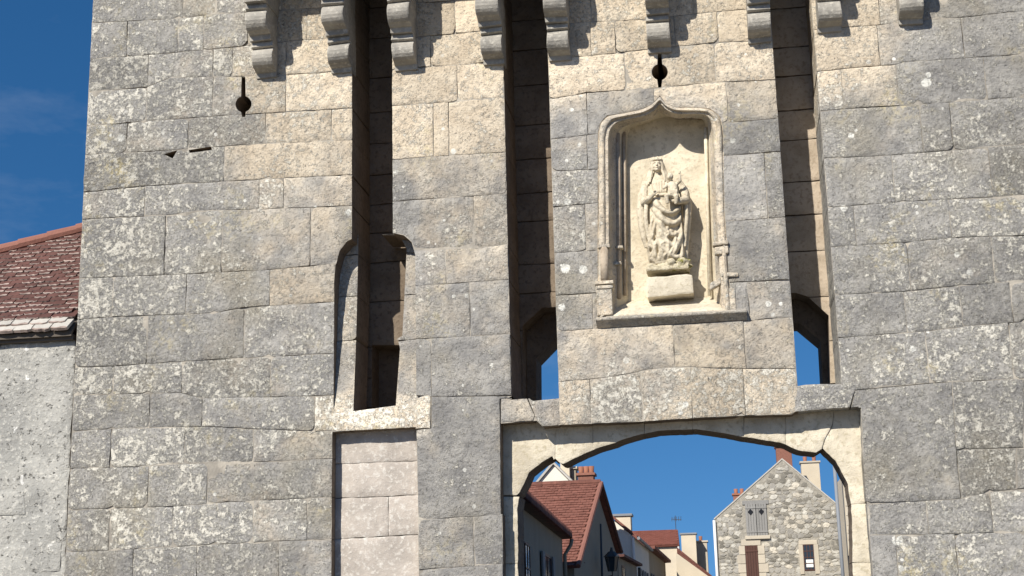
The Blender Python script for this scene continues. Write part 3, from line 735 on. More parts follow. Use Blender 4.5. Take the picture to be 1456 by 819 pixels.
# ------------------------------------------------------------------ statue of a robed woman with a child on her arm
def moss_stone():
    t = NT('mossy_statue_base'); p = t.pos(); a = t.noise(p, 14, 5, .65); b = t.noise(p, 60, 4)
    c = t.mix(t.ramp(b, .3, .7), (.44, .38, .26), (.58, .52, .39)); c = t.mix(t.math('MULTIPLY', t.ramp(a, .5, .62), t.ramp(t.xyz(p)[0], SO_X - .05, SO_X + .05)), c, (.20, .19, .045))
    return t.finish(c, .95, t.math('ADD', a, b), .012)
SO_X = X(951, 388, .2)
M_MOSS = moss_stone()
SO = W(951, 388.5, .21); SO.y = .21
st = empty('statue', SO)
tag(st, 'pale limestone statue of a robed woman holding a child in the wall niche', 'statue')
KZ = [.0, .1, .3, .5, .65, .8, .88, .93, .97]
def cxz(z): return float(np.interp(z, [.1, .4, .65, .8, .9, 1.05], [-.01, -.03, -.03, -.06, -.078, -.09]))
def az(z): return float(np.interp(z, KZ, [.16, .165, .175, .165, .165, .15, .118, .055, .045]))
def bz(z): return float(np.interp(z, KZ, [.12, .125, .13, .13, .125, .105, .08, .045, .04]))
def yfr(x, z):
    k = (x - cxz(z))/az(z); return -bz(z)*math.sqrt(max(.02, 1 - min(1, k*k)))
def fig_obj(name, mbx, mat, parent, vox, erode=.004, smooth_it=2):
    o = mesh_obj(name, mbx.v, mbx.f, mat, parent, origin=SO)
    r = o.modifiers.new('r', 'REMESH'); r.mode = 'VOXEL'; r.voxel_size = vox
    s = o.modifiers.new('s', 'SMOOTH'); s.factor = .5; s.iterations = smooth_it
    dg = bpy.context.evaluated_depsgraph_get(); dg.update()
    me = bpy.data.meshes.new_from_object(o.evaluated_get(dg)); o.modifiers.clear(); o.data = me
    nvx = len(me.vertices); co_ = np.empty(nvx*3); no_ = np.empty(nvx*3); me.vertices.foreach_get('co', co_); me.vertices.foreach_get('normal', no_)
    amp_ = np.array([erode*(noise.noise(Vector(q)*16) + .6*noise.noise(Vector(q)*43)) for q in co_.reshape(-1, 3)])
    me.vertices.foreach_set('co', (co_.reshape(-1, 3) + no_.reshape(-1, 3)*amp_[:, None]).ravel()); me.update()
    me.shade_smooth(); me.materials.clear(); me.materials.append(mat)
    return o
SS = 1.075
def L(x, y, z): return SO + Vector((x + .03*z, y, z))*SS
fm = MB()
def surf(pts, out=.0, n=10):
    """polyline on the front of the figure, through (x, z) points, Catmull-Rom"""
    P = [Vector((a, b)) for a, b in pts]; P = [P[0]*2 - P[1]] + P + [P[-1]*2 - P[-2]]; res = []
    for i in range(1, len(P) - 2):
        for k in range(n):
            t = k/n; q = .5*((2*P[i]) + (P[i + 1] - P[i - 1])*t + (2*P[i - 1] - 5*P[i] + 4*P[i + 1] - P[i + 2])*t*t + (3*P[i] - P[i - 1] - 3*P[i + 1] + P[i + 2])*t**3)
            res.append(q)
    res.append(P[-2]); return [L(q.x, yfr(q.x, q.y) - out, q.y) for q in res]
FOLDS = []
def fold(pts, r0, r1=None, out=.008):
    """a ridge of cloth along a curve on the front of the figure"""
    P = [Vector((a, b)) for a, b in pts]; P = [P[0]*2 - P[1]] + P + [P[-1]*2 - P[-2]]; q_ = []
    for i in range(1, len(P) - 2):
        for k in range(8):
            t = k/8; q_.append(.5*((2*P[i]) + (P[i + 1] - P[i - 1])*t + (2*P[i - 1] - 5*P[i] + 4*P[i + 1] - P[i + 2])*t*t + (3*P[i] - P[i - 1] - 3*P[i + 1] + P[i + 2])*t**3))
    q_.append(P[-2]); n_ = len(q_); r1 = r0 if r1 is None else r1
    rs = [(r0 + (r1 - r0)*i/n_) for i in range(n_)]; hs = [min(1., 5*i/n_ + .15, 5*(n_ - i)/n_ + .25)*(out + rs[i]*.9) for i in range(n_)]
    FOLDS.append((np.array([(q.x, q.y) for q in q_]), np.array(rs)*1.4, np.array(hs)*1.45))
def fold_height(X_, Z_):
    H = np.zeros(len(X_)); Pq = np.stack([X_, Z_], 1)
    for (C, R_, Hh) in FOLDS:
        D0, D1 = C[:-1], C[1:]; dv_ = D1 - D0; L2 = (dv_**2).sum(1) + 1e-9
        t = np.clip(((Pq[:, None] - D0[None])*dv_[None]).sum(2)/L2, 0, 1); dd = np.sqrt(((D0[None] + t[..., None]*dv_[None] - Pq[:, None])**2).sum(2))
        k = dd.argmin(1); ar = np.arange(len(X_)); tt = t[ar, k]; d = dd[ar, k]; r = R_[k]*(1 - tt) + R_[k + 1]*tt; h = Hh[k]*(1 - tt) + Hh[k + 1]*tt
        H = np.maximum(H, h*np.sqrt(np.clip(1 - (d/r)**2, 0, 1)))
    return H
# swags of the mantle across the lap
for k in range(6): fold([(-.13 + .026*k, .86), (-.115 + .022*k, .79), (-.11 + .02*k, .735)], .008, .009, .006)
for k in range(5):
    fold([(-.13 + .012*k, .70 - .075*k), (-.06 + .01*k, .585 - .10*k), (.035 + .012*k, .535 - .105*k), (.11 + .008*k, .585 - .095*k), (.165, .68 - .08*k)], .024 + .003*(k % 2), .012, .02)
# tumbling pleats on the left, hem in waves
for k in range(6):
    x = -.155 + .032*k
    fold([(x + .035, .56 - .035*k), (x + .012, .43 - .02*k), (x - .008 + .012*(-1)**k, .30), (x - .012 - .012*(-1)**k, .2), (x - .015, .085)], .012, .018, .022)
fold([(-.17, .40), (-.13, .33), (-.17, .26), (-.12, .2), (-.16, .13), (-.11, .09)], .014, .016, .026)
fold([(-.05, .33), (-.02, .27), (-.06, .22), (-.01, .16), (-.05, .1)], .013, .016, .028)
# long diagonal and upright folds on the right
fold([(.15, .6), (.135, .4), (.09, .24), (.04, .12)], .02, .018, .03); fold([(.16, .5), (.15, .3), (.12, .15), (.1, .085)], .018, .018, .024)
fold([(.08, .33), (.05, .2), (.0, .11)], .015, .014, .028)
NZ, NT_ = 170, 150; vs_, fs_ = [], []
base_ = []
for j in range(NZ + 1):
    z = .06 + (.965 - .06)*j/NZ; a, b, c = az(z), bz(z), cxz(z); fb_ = float(np.interp(z, [.0, .6, .75, .85], [.88, .88, .95, 1.]))
    for i in range(NT_):
        th = 2*math.pi*i/NT_; x = math.cos(th); y = math.sin(th)
        fo = .012*(1 - abs(math.sin(8*th + 1.2*math.sin(z*8) + 3*z)))*sm(.62, .3, z)
        base_.append((c + (a*.96 + fo)*x, (b*fb_ + fo)*y, z, y))
BA = np.array(base_); HF = fold_height(BA[:, 0], BA[:, 2])*np.clip(-BA[:, 3]*2.2, 0, 1)
vs_ = [L(q[0] + h*.25*(q[0] - cxz(q[2]))/az(q[2]), q[1] - h, q[2]) for q, h in zip(base_, HF)]
for j in range(NZ):
    for i in range(NT_): fs_.append((j*NT_ + i, j*NT_ + (i + 1) % NT_, (j + 1)*NT_ + (i + 1) % NT_, (j + 1)*NT_ + i))
fs_.append(tuple(range(NT_ - 1, -1, -1))); fs_.append(tuple(range(NZ*NT_, (NZ + 1)*NT_)))
fm.add(vs_, fs_)
# mantle edges hanging from the arms
fm.tube([L(-.2, -.02, .86), L(-.235, -.035, .74), L(-.245, -.04, .6), L(-.235, -.05, .45), L(-.215, -.05, .33), L(-.2, -.05, .24)], [.035, .042, .045, .04, .032, .016], 10)
fm.tube([L(-.19, -.085, .64), L(-.2, -.1, .52), L(-.185, -.1, .40), L(-.175, -.1, .30)], [.02, .026, .022, .012], 8)
fm.tube([L(.1, .0, .86), L(.16, -.01, .75), L(.185, -.02, .62), L(.18, -.03, .45), L(.165, -.03, .28), L(.15, -.03, .1)], [.045, .05, .045, .036, .034, .03], 10)
fm.tube([L(.175, -.07, .62), L(.178, -.09, .5), L(.165, -.085, .36), L(.155, -.08, .22)], [.018, .02, .018, .012], 8)
# arms and hands
fm.tube([L(-.185, -.02, .87), L(-.215, -.045, .76), L(-.205, -.085, .66), L(-.16, -.135, .685), L(-.125, -.15, .715)], [.05, .047, .043, .032, .022], 10)
def hand(c, dx, dz, s=1.):
    fm.ball(c, .024*s, .014*s, .022*s, 10, 7)
    for f in range(4):
        o_ = Vector((-.6*dz, 0, .6*dx))*(.014*(f - 1.5)*s); b = Vector(c) + o_
        fm.tube([b, b + Vector((dx*.026, -.006, dz*.026))*s, b + Vector((dx*.042, .004, dz*.042))*s], [.0075*s, .007*s, .005*s], 6)
    fm.tube([Vector(c), Vector(c) + Vector((-.3*dz*.03 + dx*.01, -.02, .02))*s, Vector(c) + Vector((dx*.022, -.026, .026))*s], [.009*s, .008*s, .006*s], 6)
hand(L(-.115, -.158, .722), .8, .5)
fm.tube([L(.085, -.02, .87), L(.155, -.045, .76), L(.165, -.1, .655), L(.11, -.155, .635), L(.055, -.165, .64)], [.05, .048, .045, .036, .022], 10)
hand(L(.045, -.17, .645), -.9, .2)
# neck, head with a face, hair and crown
HC = Vector((-.088, -.035, 1.025)); hc = L(*HC)
fm.tube([L(-.078, 0, .90), L(-.084, -.018, .96), L(-.087, -.03, 1.0)], [.05, .036, .036], 10)
fm.ball(hc, .051, .06, .068, 18, 14); fm.ball(hc + Vector((0, -.026, -.035)), .034, .032, .036, 14, 10)
fm.tube([hc + Vector((0, -.057, .012)), hc + Vector((0, -.069, -.012)), hc + Vector((0, -.066, -.018))], [.007, .011, .008], 8)
for s in (-1, 1):
    fm.tube([hc + Vector((s*.006, -.06, .018)), hc + Vector((s*.022, -.058, .022)), hc + Vector((s*.036, -.046, .014))], [.006, .008, .006], 6)
    fm.ball(hc + Vector((s*.019, -.052, .006)), .009, .007, .006, 8, 6)
    fm.ball(hc + Vector((s*.024, -.046, -.018)), .013, .012, .014, 8, 6)
    for q in range(3):
        o_ = .012*q
        fm.tube([hc + Vector((s*(.03 + o_*.6), -.035 + o_, .055)), hc + Vector((s*(.05 + o_*.5), -.02 + o_, .0)), hc + Vector((s*(.054 + o_), -.022 + o_, -.06)), hc + Vector((s*(.066 + o_*1.3), -.04 + o_, -.115)), hc + Vector((s*(.074 + o_*1.5), -.062 + o_, -.185 - .02*q))], [.012, .016, .017, .016, .009], 8)
fm.tube([hc + Vector((-.014, -.062, -.033)), hc + Vector((0, -.066, -.032)), hc + Vector((.014, -.062, -.033))], [.004, .0065, .004], 6)
fm.ball(hc + Vector((0, -.056, -.055)), .014, .012, .012, 8, 6)
cr = [hc + Vector((.054*math.cos(2*math.pi*k/18), .062*math.sin(2*math.pi*k/18) + .004, .05)) for k in range(19)]
fm.tube(cr, .0105, 8)
for k in range(8):
    a = 2*math.pi*k/8 + .2; b = hc + Vector((.055*math.cos(a), .063*math.sin(a) + .004, .055)); fm.tube([b, b + Vector((0, 0, .016)), b + Vector((0, 0, .03))], [.011, .009, .004], 6)
# girdle, neckline
fm.tube(surf([(-.165, .735), (-.06, .715), (.05, .725)], .004), .012, 8)
for k in range(0): fold([(-.12 + .028*k, .84), (-.115 + .024*k, .78), (-.11 + .022*k, .73)], .008, .008, .006)
body = fig_obj('robed_figure', fm, M_STAT, st, .0045, .002, 1)
# the child
fm = MB()
fm.tube([L(.05, -.15, .66), L(.06, -.155, .72), L(.055, -.15, .78), L(.05, -.14, .82)], [.05, .056, .05, .03], 12)
fm.ball(L(.035, -.165, .87), .034, .036, .041, 14, 10); fm.ball(L(.032, -.195, .858), .014, .012, .013, 8, 6)
fm.tube([L(.033, -.198, .872), L(.032, -.206, .862)], [.005, .007], 6)
fm.tube([L(.09, -.14, .80), L(.125, -.165, .82), L(.128, -.18, .88)], [.022, .018, .011], 8); fm.tube([L(.12, -.18, .885), L(.135, -.182, .91)], [.014, .006], 6)
fm.tube([L(.015, -.15, .80), L(-.01, -.19, .765), L(-.035, -.185, .75)], [.022, .018, .011], 8)
fm.tube([L(.03, -.17, .69), L(.0, -.215, .67), L(.01, -.21, .60)], [.032, .026, .016], 8); fm.tube([L(.085, -.17, .69), L(.09, -.215, .66), L(.085, -.21, .59)], [.032, .026, .016], 8)
for k in range(4): fm.tube([L(.02 + .025*k, -.205, .77 - .012*k), L(.04 + .018*k, -.212, .72), L(.035 + .02*k, -.205, .67)], [.007, .01, .008], 6)
fig_obj('child_figure', fm, M_STAT, st, .006, .003)
# ground slab with moss
fm = MB()
fm.box(SO.x - .215, SO.x + .205, SO.y - .15, SO.y + .12, SO.z, SO.z + .055)
for k in range(16):
    fm.ball(L(RND.uniform(-.18, .18), RND.uniform(-.13, .02), .055), RND.uniform(.03, .055), RND.uniform(.03, .05), RND.uniform(.015, .035), 10, 6)
for k in range(6): fm.ball(L(.08 + RND.uniform(-.06, .1), -.11 + RND.uniform(-.03, .03), .075), .045, .035, RND.uniform(.02, .04), 10, 6)
fig_obj('mossy_base', fm, M_MOSS, st, .009, .007)
# ------------------------------------------------------------------ ground and road
def ground_mat(name, c1, c2, sc):
    t = NT(name); p = t.pos(); a = t.noise(p, sc, 6); b = t.noise(p, 60, 4)
    return t.finish(t.mix(t.ramp(t.math('ADD', t.math('MULTIPLY', a, .6), t.math('MULTIPLY', b, .4)), .35, .65), c1, c2), .95, b, .01)
gm = ground_mat('gravelly_earth', (.19, .165, .125), (.26, .23, .18), 1.5); rm_ = ground_mat('worn_asphalt', (.075, .072, .068), (.11, .105, .10), 2)
o = mesh_obj('ground', [(-1500, -1500, 0), (1500, -1500, 0), (1500, 1500, 0), (-1500, 1500, 0)], [(0, 1, 2, 3)], gm); o['kind'] = 'structure'
o = mesh_obj('road', [(-2.6, -60, .004), (2.0, -60, .004), (2.0, 62, .004), (-2.6, 62, .004)], [(0, 1, 2, 3)], rm_); o['kind'] = 'structure'

# ------------------------------------------------------------------ more materials
M_TILE = plain('old_clay_tile', (.105, .050, .042), .85, 12, .6, .006, bscale=60)
M_TEDGE = plain('pale_tile_edge', (.30, .24, .21), .9, 9, .9, .004)  # paler strip along the lower edge of the roof tiles
M_LAUZE = plain('limestone_slate', (.42, .40, .36), .9, 10, .3, .006)
M_RIDGE = plain('ridge_tile', (.25, .115, .088), .85, 10, .3, .005)
M_TILE2 = plain('red_clay_tile', (.15, .064, .048), .9, 6, .95, .006, bscale=30)
M_TILE3 = plain('bright_clay_tile', (.17, .062, .045), .9, 4, .45, .006, bscale=30)
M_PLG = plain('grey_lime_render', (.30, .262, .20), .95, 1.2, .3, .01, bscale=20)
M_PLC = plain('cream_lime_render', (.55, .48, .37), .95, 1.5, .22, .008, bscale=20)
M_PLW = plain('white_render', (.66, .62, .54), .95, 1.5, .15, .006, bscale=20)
M_DARK = plain('window_dark', (.02, .02, .022), .25, 2, .3, .0)
M_WOODG = plain('silvered_wood', (.24, .235, .225), .85, 14, .3, .004)
M_BROWN = plain('brown_paint', (.085, .040, .030), .55, 6, .25, .002)
M_BRICK = plain('chimney_brick', (.24, .11, .08), .9, 12, .5, .008)
M_POT = plain('terracotta_pot', (.28, .12, .075), .8, 6, .2, .002)
M_ZINC = plain('zinc_pipe', (.20, .215, .235), .6, 5, .15, .001)
M_WPIPE = plain('pale_pipe', (.62, .62, .60), .5, 5, .1, .001)
M_IRON = plain('black_iron', (.055, .055, .055), .5, 5, .2, .001)
M_BOARD = plain('weathered_board', (.10, .085, .07), .85, 8, .3, .003)
M_STONEW = plain('dressed_stone', (.46, .41, .33), .9, 3, .25, .008, bscale=18)
M_PAPER = plain('white_paper', (.75, .75, .73), .8, 4, .05, .0)
def glassm():
    t = NT('window_glass'); t.b.inputs['Base Color'].default_value = (.025, .03, .035, 1); t.b.inputs['Roughness'].default_value = .08; t.b.inputs['Specular IOR Level'].default_value = .6; return t.m
M_GLASS = glassm()
def pitted():
    t = NT('pitted_render'); p = t.pos(); a = t.noise(p, 2, 5); b = t.noise(p, 26, 6, .65); v = t.vor(p, 16)
    c = t.mix(t.ramp(a, .35, .65), (.29, .286, .268), (.39, .382, .352)); c = t.mix(t.math('MULTIPLY', t.ramp(b, .52, .66), .6), c, (.62, .60, .54))
    pit = t.ramp(t.noise(t.vmath('MULTIPLY', p, (1, 1, 1.3)), 21, 6, .72), .60, .68); c = t.mix(t.math('MULTIPLY', pit, .7), c, (.12, .115, .105))
    c = t.mix(t.ramp(t.noise(p, 6.5, 5, .6), .66, .70, 0, .8), c, (.72, .71, .68))
    return t.finish(c, .95, t.math('SUBTRACT', b, pit), .02)
M_PIT = pitted()

# ------------------------------------------------------------------ neighbouring house with old tiled roof
nb = empty('village_house', (XL - 2.2, 2, 0))
tag(nb, 'low grey rendered house with brown tiled roof built against the gatehouse', 'house')
YN = .07; ze = Z(50, 470, -.06); xr = XL - .035; xl = XL - 4.5
edge = dens([(xr + .0, 0), (xr, ze - .12)], .06, .014, 7., 2.2, closed=False) + [(xr - .012, ze - .10)]
YE = -.06
g_ = block_geo([(xl, 0)] + edge + [(xl, ze - .1)], y0=YN, depth=4.2, gap=0, amp=.02, step=.09, chip=0, lift=False)
o = mesh_obj('wall', g_[0], g_[1], M_PIT, nb)
for pts in ([(38, 735), (86, 732), (86, 768), (38, 771)], [(30, 775), (88, 771), (86, 812), (30, 815)], [(-30, 700), (36, 698), (36, 732), (-30, 735)], [(98, 494), (106, 493), (106, 525), (100, 528)], [(99, 530), (105, 528), (103, 545), (100, 545)]):
    block('stone', [W2(a, b, YN) for a, b in pts], o, M_PIT, M_PIT, y0=YN - .008, depth=.05, gap=.004, amp=.008)
PT = math.radians(47); E0 = Vector((0, -.06, ze)); up = Vector((0, math.cos(PT), math.sin(PT))); nrm_ = Vector((0, -math.sin(PT), math.cos(PT)))
hA, hB = on_plane(0, 360, E0, nrm_), on_plane(118, 329, E0, nrm_)
sl_ = ((hB - E0).dot(up) - (hA - E0).dot(up))/(hB.x - hA.x)
def hip(x): return (hA - E0).dot(up) + sl_*(x - hA.x)
xh = hA.x - ((hA - E0).dot(up) - .25)/sl_; xh = max(xh, xl)
R3 = lambda x, s, h: Vector((x, E0.y, E0.z)) + up*s + nrm_*h
mb = MB(); tri = [R3(xh, 0, -.03), R3(xr, 0, -.03), R3(xr, hip(xr), -.03), R3(xh, max(.05, hip(xh)), -.03)]
mb.prism(tri, (0, .0, -.05)); mb.build('roof_deck', M_BOARD, nb)
pk = R3(xr, hip(xr), -.04); mb = MB().add([R3(xh, max(.05, hip(xh)), -.04), pk, (xr, pk.y + 2.2, ze - .2), (xh, pk.y + 2.2, ze - .2)], [(0, 1, 2, 3)]); roofback = mb.build('roof_back', M_TILE, nb)
MB().box(xh, xr, .0, YN - .004, ze - .10, ze - .045).build('eave_board', M_BOARD, nb)
tiles_parent = bpy.data.objects.new('roof', None); link(tiles_parent, nb); tiles_parent.location = R3(xr - .5, .4, 0) - wpos(nb)
tm = []
rt = random.Random(9)
for q in range(4):
    w, l, th = .128, .19, .016; ns = 5; vs_, fs_ = [], []
    low = [(w*(i/ns - .5), rt.uniform(-.008, .006) + (.012 if i in (0, ns) else 0)) for i in range(ns + 1)]
    for (x, y) in low: vs_ += [(x, y, th*.5 + rt.uniform(-.002, .002)), (x, y + .002, -th*.5)]
    vs_ += [(-w/2, l, th*.5), (-w/2, l, -th*.5), (w/2, l, th*.5), (w/2, l, -th*.5)]; n0 = 2*(ns + 1); n1 = n0 + 4
    for (x, y) in low: vs_.append((x, y + rt.uniform(.006, .03), th*.62))
    fs_.append(tuple([n1 + i for i in range(ns + 1)] + [n0 + 2, n0])); fe = [(2*i, 2*i + 1, 2*i + 3, 2*i + 2) for i in range(ns)]
    fe += [(2*i, 2*i + 2, n1 + i + 1, n1 + i) for i in range(ns)]
    fs_ += fe + [(0, n1, n0, n0 + 1, 1), (2*ns, 2*ns + 1, n0 + 3, n0 + 2, n1 + ns)]
    for mt in (0, 1):
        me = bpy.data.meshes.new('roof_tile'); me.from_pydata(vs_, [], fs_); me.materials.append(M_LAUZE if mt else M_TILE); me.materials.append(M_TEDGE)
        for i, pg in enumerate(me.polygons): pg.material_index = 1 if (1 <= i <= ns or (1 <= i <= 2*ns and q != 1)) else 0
        tm.append(me)
bas = Matrix(((1, 0, 0), (0, up.y, nrm_.y), (0, up.z, nrm_.z)))
row, s = 0, -.03; offv, offf = [], []
while s < hip(xr) - .05:
    pale = row < 2; g = .105 if pale else .078; wd_ = .20 if pale else .134; x = xr - .01 - (.067 if row % 2 else 0) - wd_/2
    if row % 2: x += .0
    while x > xh:
        if s < hip(x) - .03:
            me = tm[2*rt.randrange(4) + (1 if pale else 0)]; vis = proj(R3(x, s, 0))[0] > -14
            tilt = Matrix.Rotation(-.15 + rt.uniform(-.05, .03), 3, 'X') @ Matrix.Rotation(rt.uniform(-.03, .03), 3, 'Z') @ Matrix.Rotation(rt.uniform(-.02, .02), 3, 'Y')
            M3 = bas @ tilt @ Matrix.Diagonal((wd_/.134*rt.uniform(.94, 1.03), 1, rt.uniform(1.0, 1.9) if not pale else 2.0))
            loc = R3(x, s + rt.uniform(-.008, .008), .022)
            if vis:
                t_ = bpy.data.objects.new('roof_tile', me); link(t_, tiles_parent); t_.matrix_local = Matrix.Translation(loc - wpos(tiles_parent)) @ M3.to_4x4()
            else:
                b = len(offv); offv += [M3 @ v.co + loc for v in me.vertices]; offf += [tuple(b + i for i in p.vertices) for p in me.polygons]
        x -= wd_
    s += g; row += 1
o = mesh_obj('roof_tile_field', offv, offf, M_TILE, tiles_parent); o['kind'] = 'stuff'
x = xr - .02
while x > xh + .3:
    x2_ = x - .3; a, b = R3(x, hip(x), .03), R3(x2_, hip(x2_), .035)
    MB().tube([a + (a - b)*.05, b], [.062, .07], 10).build('ridge_tile', M_RIDGE, tiles_parent, smooth=False); x = x2_

# ------------------------------------------------------------------ street beyond the gate
def tile_field(name, e0, e1, r0, r1, parent, mat, gauge=.12, wid=.17, seed=1):
    """stepped rows of plain tiles between eave e0-e1 and ridge r0-r1"""
    rnd = random.Random(seed); e0, e1, r0, r1 = map(Vector, (e0, e1, r0, r1)); v = []; f = []
    Ls = ((r0 - e0).length + (r1 - e1).length)/2; Lw = max((e1 - e0).length, (r1 - r0).length); ns, nw = int(Ls/gauge) + 1, int(Lw/wid) + 1
    nn = (e1 - e0).cross(r0 - e0).normalized()
    if nn.z < 0: nn = -nn
    for j in range(ns):
        for i in range(nw):
            o_ = .5 if j % 2 else 0
            def pt(a, b, h):
                a = min(1, max(0, a)); p = e0.lerp(e1, a).lerp(r0.lerp(r1, a), min(1, b)); return p + nn*h
            a0, a1 = (i + o_ - .5)/nw + .02/nw, (i + o_ + .5)/nw - .02/nw
            if a1 <= 0 or a0 >= 1: continue
            b0, b1 = j/ns + rnd.uniform(-.08, .08)/ns, (j + 1.25)/ns; h = .035 + rnd.uniform(-.006, .012); k = len(v)
            v += [pt(a0, b0, h), pt(a1, b0, h + rnd.uniform(-.006, .006)), pt(a1, b1, .008), pt(a0, b1, .008), pt(a0, b0, 0), pt(a1, b0, 0)]
            f += [(k, k + 1, k + 2, k + 3), (k + 4, k + 5, k + 1, k)]
    o = mesh_obj(name, v, f, mat, parent); o['kind'] = 'stuff'; return o
def wallbox(P0, P1, zt, thick, parent, mat, name='wall', z0=0.):
    """wall body from P0 to P1 (plan), thick towards the left normal"""
    a, b = Vector((P0[0], P0[1], z0)), Vector((P1[0], P1[1], z0)); d = (b - a).normalized(); nl = Vector((-d.y, d.x, 0))*thick
    top = [Vector((p.x, p.y, zt)) for p in (a, b, b + nl, a + nl)]
    return MB().hexa([a, b, b + nl, a + nl], top).build(name, mat, parent)
class Plane:
    def __init__(s, P0, P1):
        s.p = Vector((P0[0], P0[1], 0)); s.d = (Vector((P1[0], P1[1], 0)) - s.p).normalized(); s.n = Vector((s.d.y, -s.d.x, 0))   # n: outwards (towards the street)
    def at(s, px, py): return on_plane(px, py, s.p, s.n)
    def sz(s, px, py): q = s.at(px, py); return (q - s.p).dot(s.d), q.z
    def pt(s, a, z, h=0.): return s.p + s.d*a + s.n*h + Vector((0, 0, z))
    def box(s, mb, a0, a1, z0, z1, h0, h1): return mb.hexa([s.pt(a0, z0, h1), s.pt(a1, z0, h1), s.pt(a1, z0, h0), s.pt(a0, z0, h0)], [s.pt(a0, z1, h1), s.pt(a1, z1, h1), s.pt(a1, z1, h0), s.pt(a0, z1, h0)])
def window(pl, a0, a1, z0, z1, parent, frame=None, cols=2, rows=3, surround=None, shutters=False):
    fm_ = frame or M_BROWN
    fr = pl.box(MB(), a0 - .05, a1 + .05, z0 - .05, z1 + .05, -.02, .012).build('window', fm_ if surround is None else surround, parent)
    pl.box(MB(), a0, a1, z0, z1, -.01, .018).build('pane', M_GLASS, fr)
    mb = MB(); w = .03
    for i in range(cols + 1): x = a0 + (a1 - a0)*i/cols; pl.box(MB(), x - w/2, x + w/2, z0, z1, .0, .03).build('mullion', fm_, fr)
    for j in range(rows + 1): z = z0 + (z1 - z0)*j/rows; pl.box(MB(), a0, a1, z - w/2, z + w/2, .0, .034).build('glazing_bar', fm_, fr)
    if shutters:
        for s_ in (0, 1):
            b0 = a0 - .62 if s_ == 0 else a1 + .06
            sh_ = pl.box(MB(), b0, b0 + .55, z0 - .04, z1 + .04, .03, .07).build('shutter', M_WOODG, fr)
    return fr
def shutter_door(pl, a0, a1, z0, z1, parent, mat, n=4, name='shutter', h=.03):
    d_ = empty_child(name, parent, pl.pt((a0 + a1)/2, z0, h))
    for i in range(n):
        x0 = a0 + (a1 - a0)*i/n; x1_ = a0 + (a1 - a0)*(i + 1)/n
        pl.box(MB(), x0 + .006, x1_ - .006, z0, z1 + RND.uniform(-.01, .01), h, h + .035 + RND.uniform(0, .008)).build('plank', mat, d_)
    for z in (z0 + .12*(z1 - z0), z0 + .88*(z1 - z0)): pl.box(MB(), a0, a1, z - .04, z + .04, h + .045, h + .065).build('strap', mat, d_)
    return d_
def empty_child(name, parent, loc):
    o = bpy.data.objects.new(name, None); link(o, parent); o.location = Vector(loc) - wpos(parent); return o
def chimney(parent, px0, px1, py0, py1, y, mat, depth=.6, pots=0, cap=M_STONEW, name='chimney', drop=1.2):
    x0, x1 = X(px0, (py0 + py1)/2, y), X(px1, (py0 + py1)/2, y); z1, z0 = Z((px0 + px1)/2, py0, y), Z((px0 + px1)/2, py1, y) - drop
    c = MB().box(x0, x1, y, y + depth, z0, z1).build(name, mat, parent, bevel=.015)
    MB().box(x0 - .06, x1 + .06, y - .06, y + depth + .06, z1 + .002, z1 + .09).build('cap', cap, c, bevel=.01)
    for k in range(pots):
        xx = x0 + (x1 - x0)*(k + .5)/pots
        MB().tube([(xx, y + depth/2, z1 + .09), (xx, y + depth/2, z1 + .16), (xx, y + depth/2, z1 + .34)], [.12, .085, .10], 12).build('chimney_pot', M_POT, c, smooth=True)
    return c

# A: shaded low house just inside the gate, on the left
zA = Z(742, 715, 13.); yA = 22.8
for _ in range(20):
    e = Z(799, 761, yA) - zA; yA -= e/( (Z(799, 761, yA + .1) - Z(799, 761, yA))/.1)
P1 = (X(799, 761, yA), yA); Pm = (X(742, 715, 13.), 13.); dA = Vector((P1[0] - Pm[0], P1[1] - Pm[1])).normalized(); P0 = (Pm[0] - dA.x*6, Pm[1] - dA.y*6)
pA = Plane(P0, P1); LA = (Vector(P1) - Vector(P0)).length
hA_ = empty('street_house', (P1[0] - 2, (P0[1] + P1[1])/2, 0)); tag(hA_, 'low grey house with clay tile eave just inside the gateway', 'house')
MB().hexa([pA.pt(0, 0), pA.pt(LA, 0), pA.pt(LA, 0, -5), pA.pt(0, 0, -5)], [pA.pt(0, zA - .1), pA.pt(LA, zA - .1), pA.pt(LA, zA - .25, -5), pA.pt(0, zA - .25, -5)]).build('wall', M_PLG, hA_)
MB().hexa([pA.pt(0, zA - .09, .22), pA.pt(LA + .15, zA - .09, .22), pA.pt(LA + .15, zA - .3, -5.2), pA.pt(0, zA - .3, -5.2)], [pA.pt(0, zA - .03, .22), pA.pt(LA + .15, zA - .03, .22), pA.pt(LA + .15, zA - .24, -5.2), pA.pt(0, zA - .24, -5.2)]).build('roof', M_BOARD, hA_)
n_ = int(LA/.22)
for i in range(n_):
    a = (i + .5)*LA/n_; MB().tube([pA.pt(a, zA + .0, .27), pA.pt(a, zA - .02, -.4)], [.10, .08], 8).build('eave_tile', M_TILE2, hA_)
MB().tube([pA.pt(LA + .02, zA - .1, .25), pA.pt(LA + .02, zA - .25, .22), pA.pt(LA - .05, zA - .5, .06), pA.pt(LA - .05, .1, .06)], .05, 8).build('downpipe', M_PLG, hA_, smooth=True)
for (x0_, x1_, yt, sh_) in ((745, 751.5, 773, False), (771, 782, 788, True)):
    a0, z1_ = pA.sz(x0_, yt); a1, _ = pA.sz(x1_, yt + 6); window(pA, a0, a1, z1_ - 1.35, z1_, hA_, cols=2, rows=3, shutters=sh_)

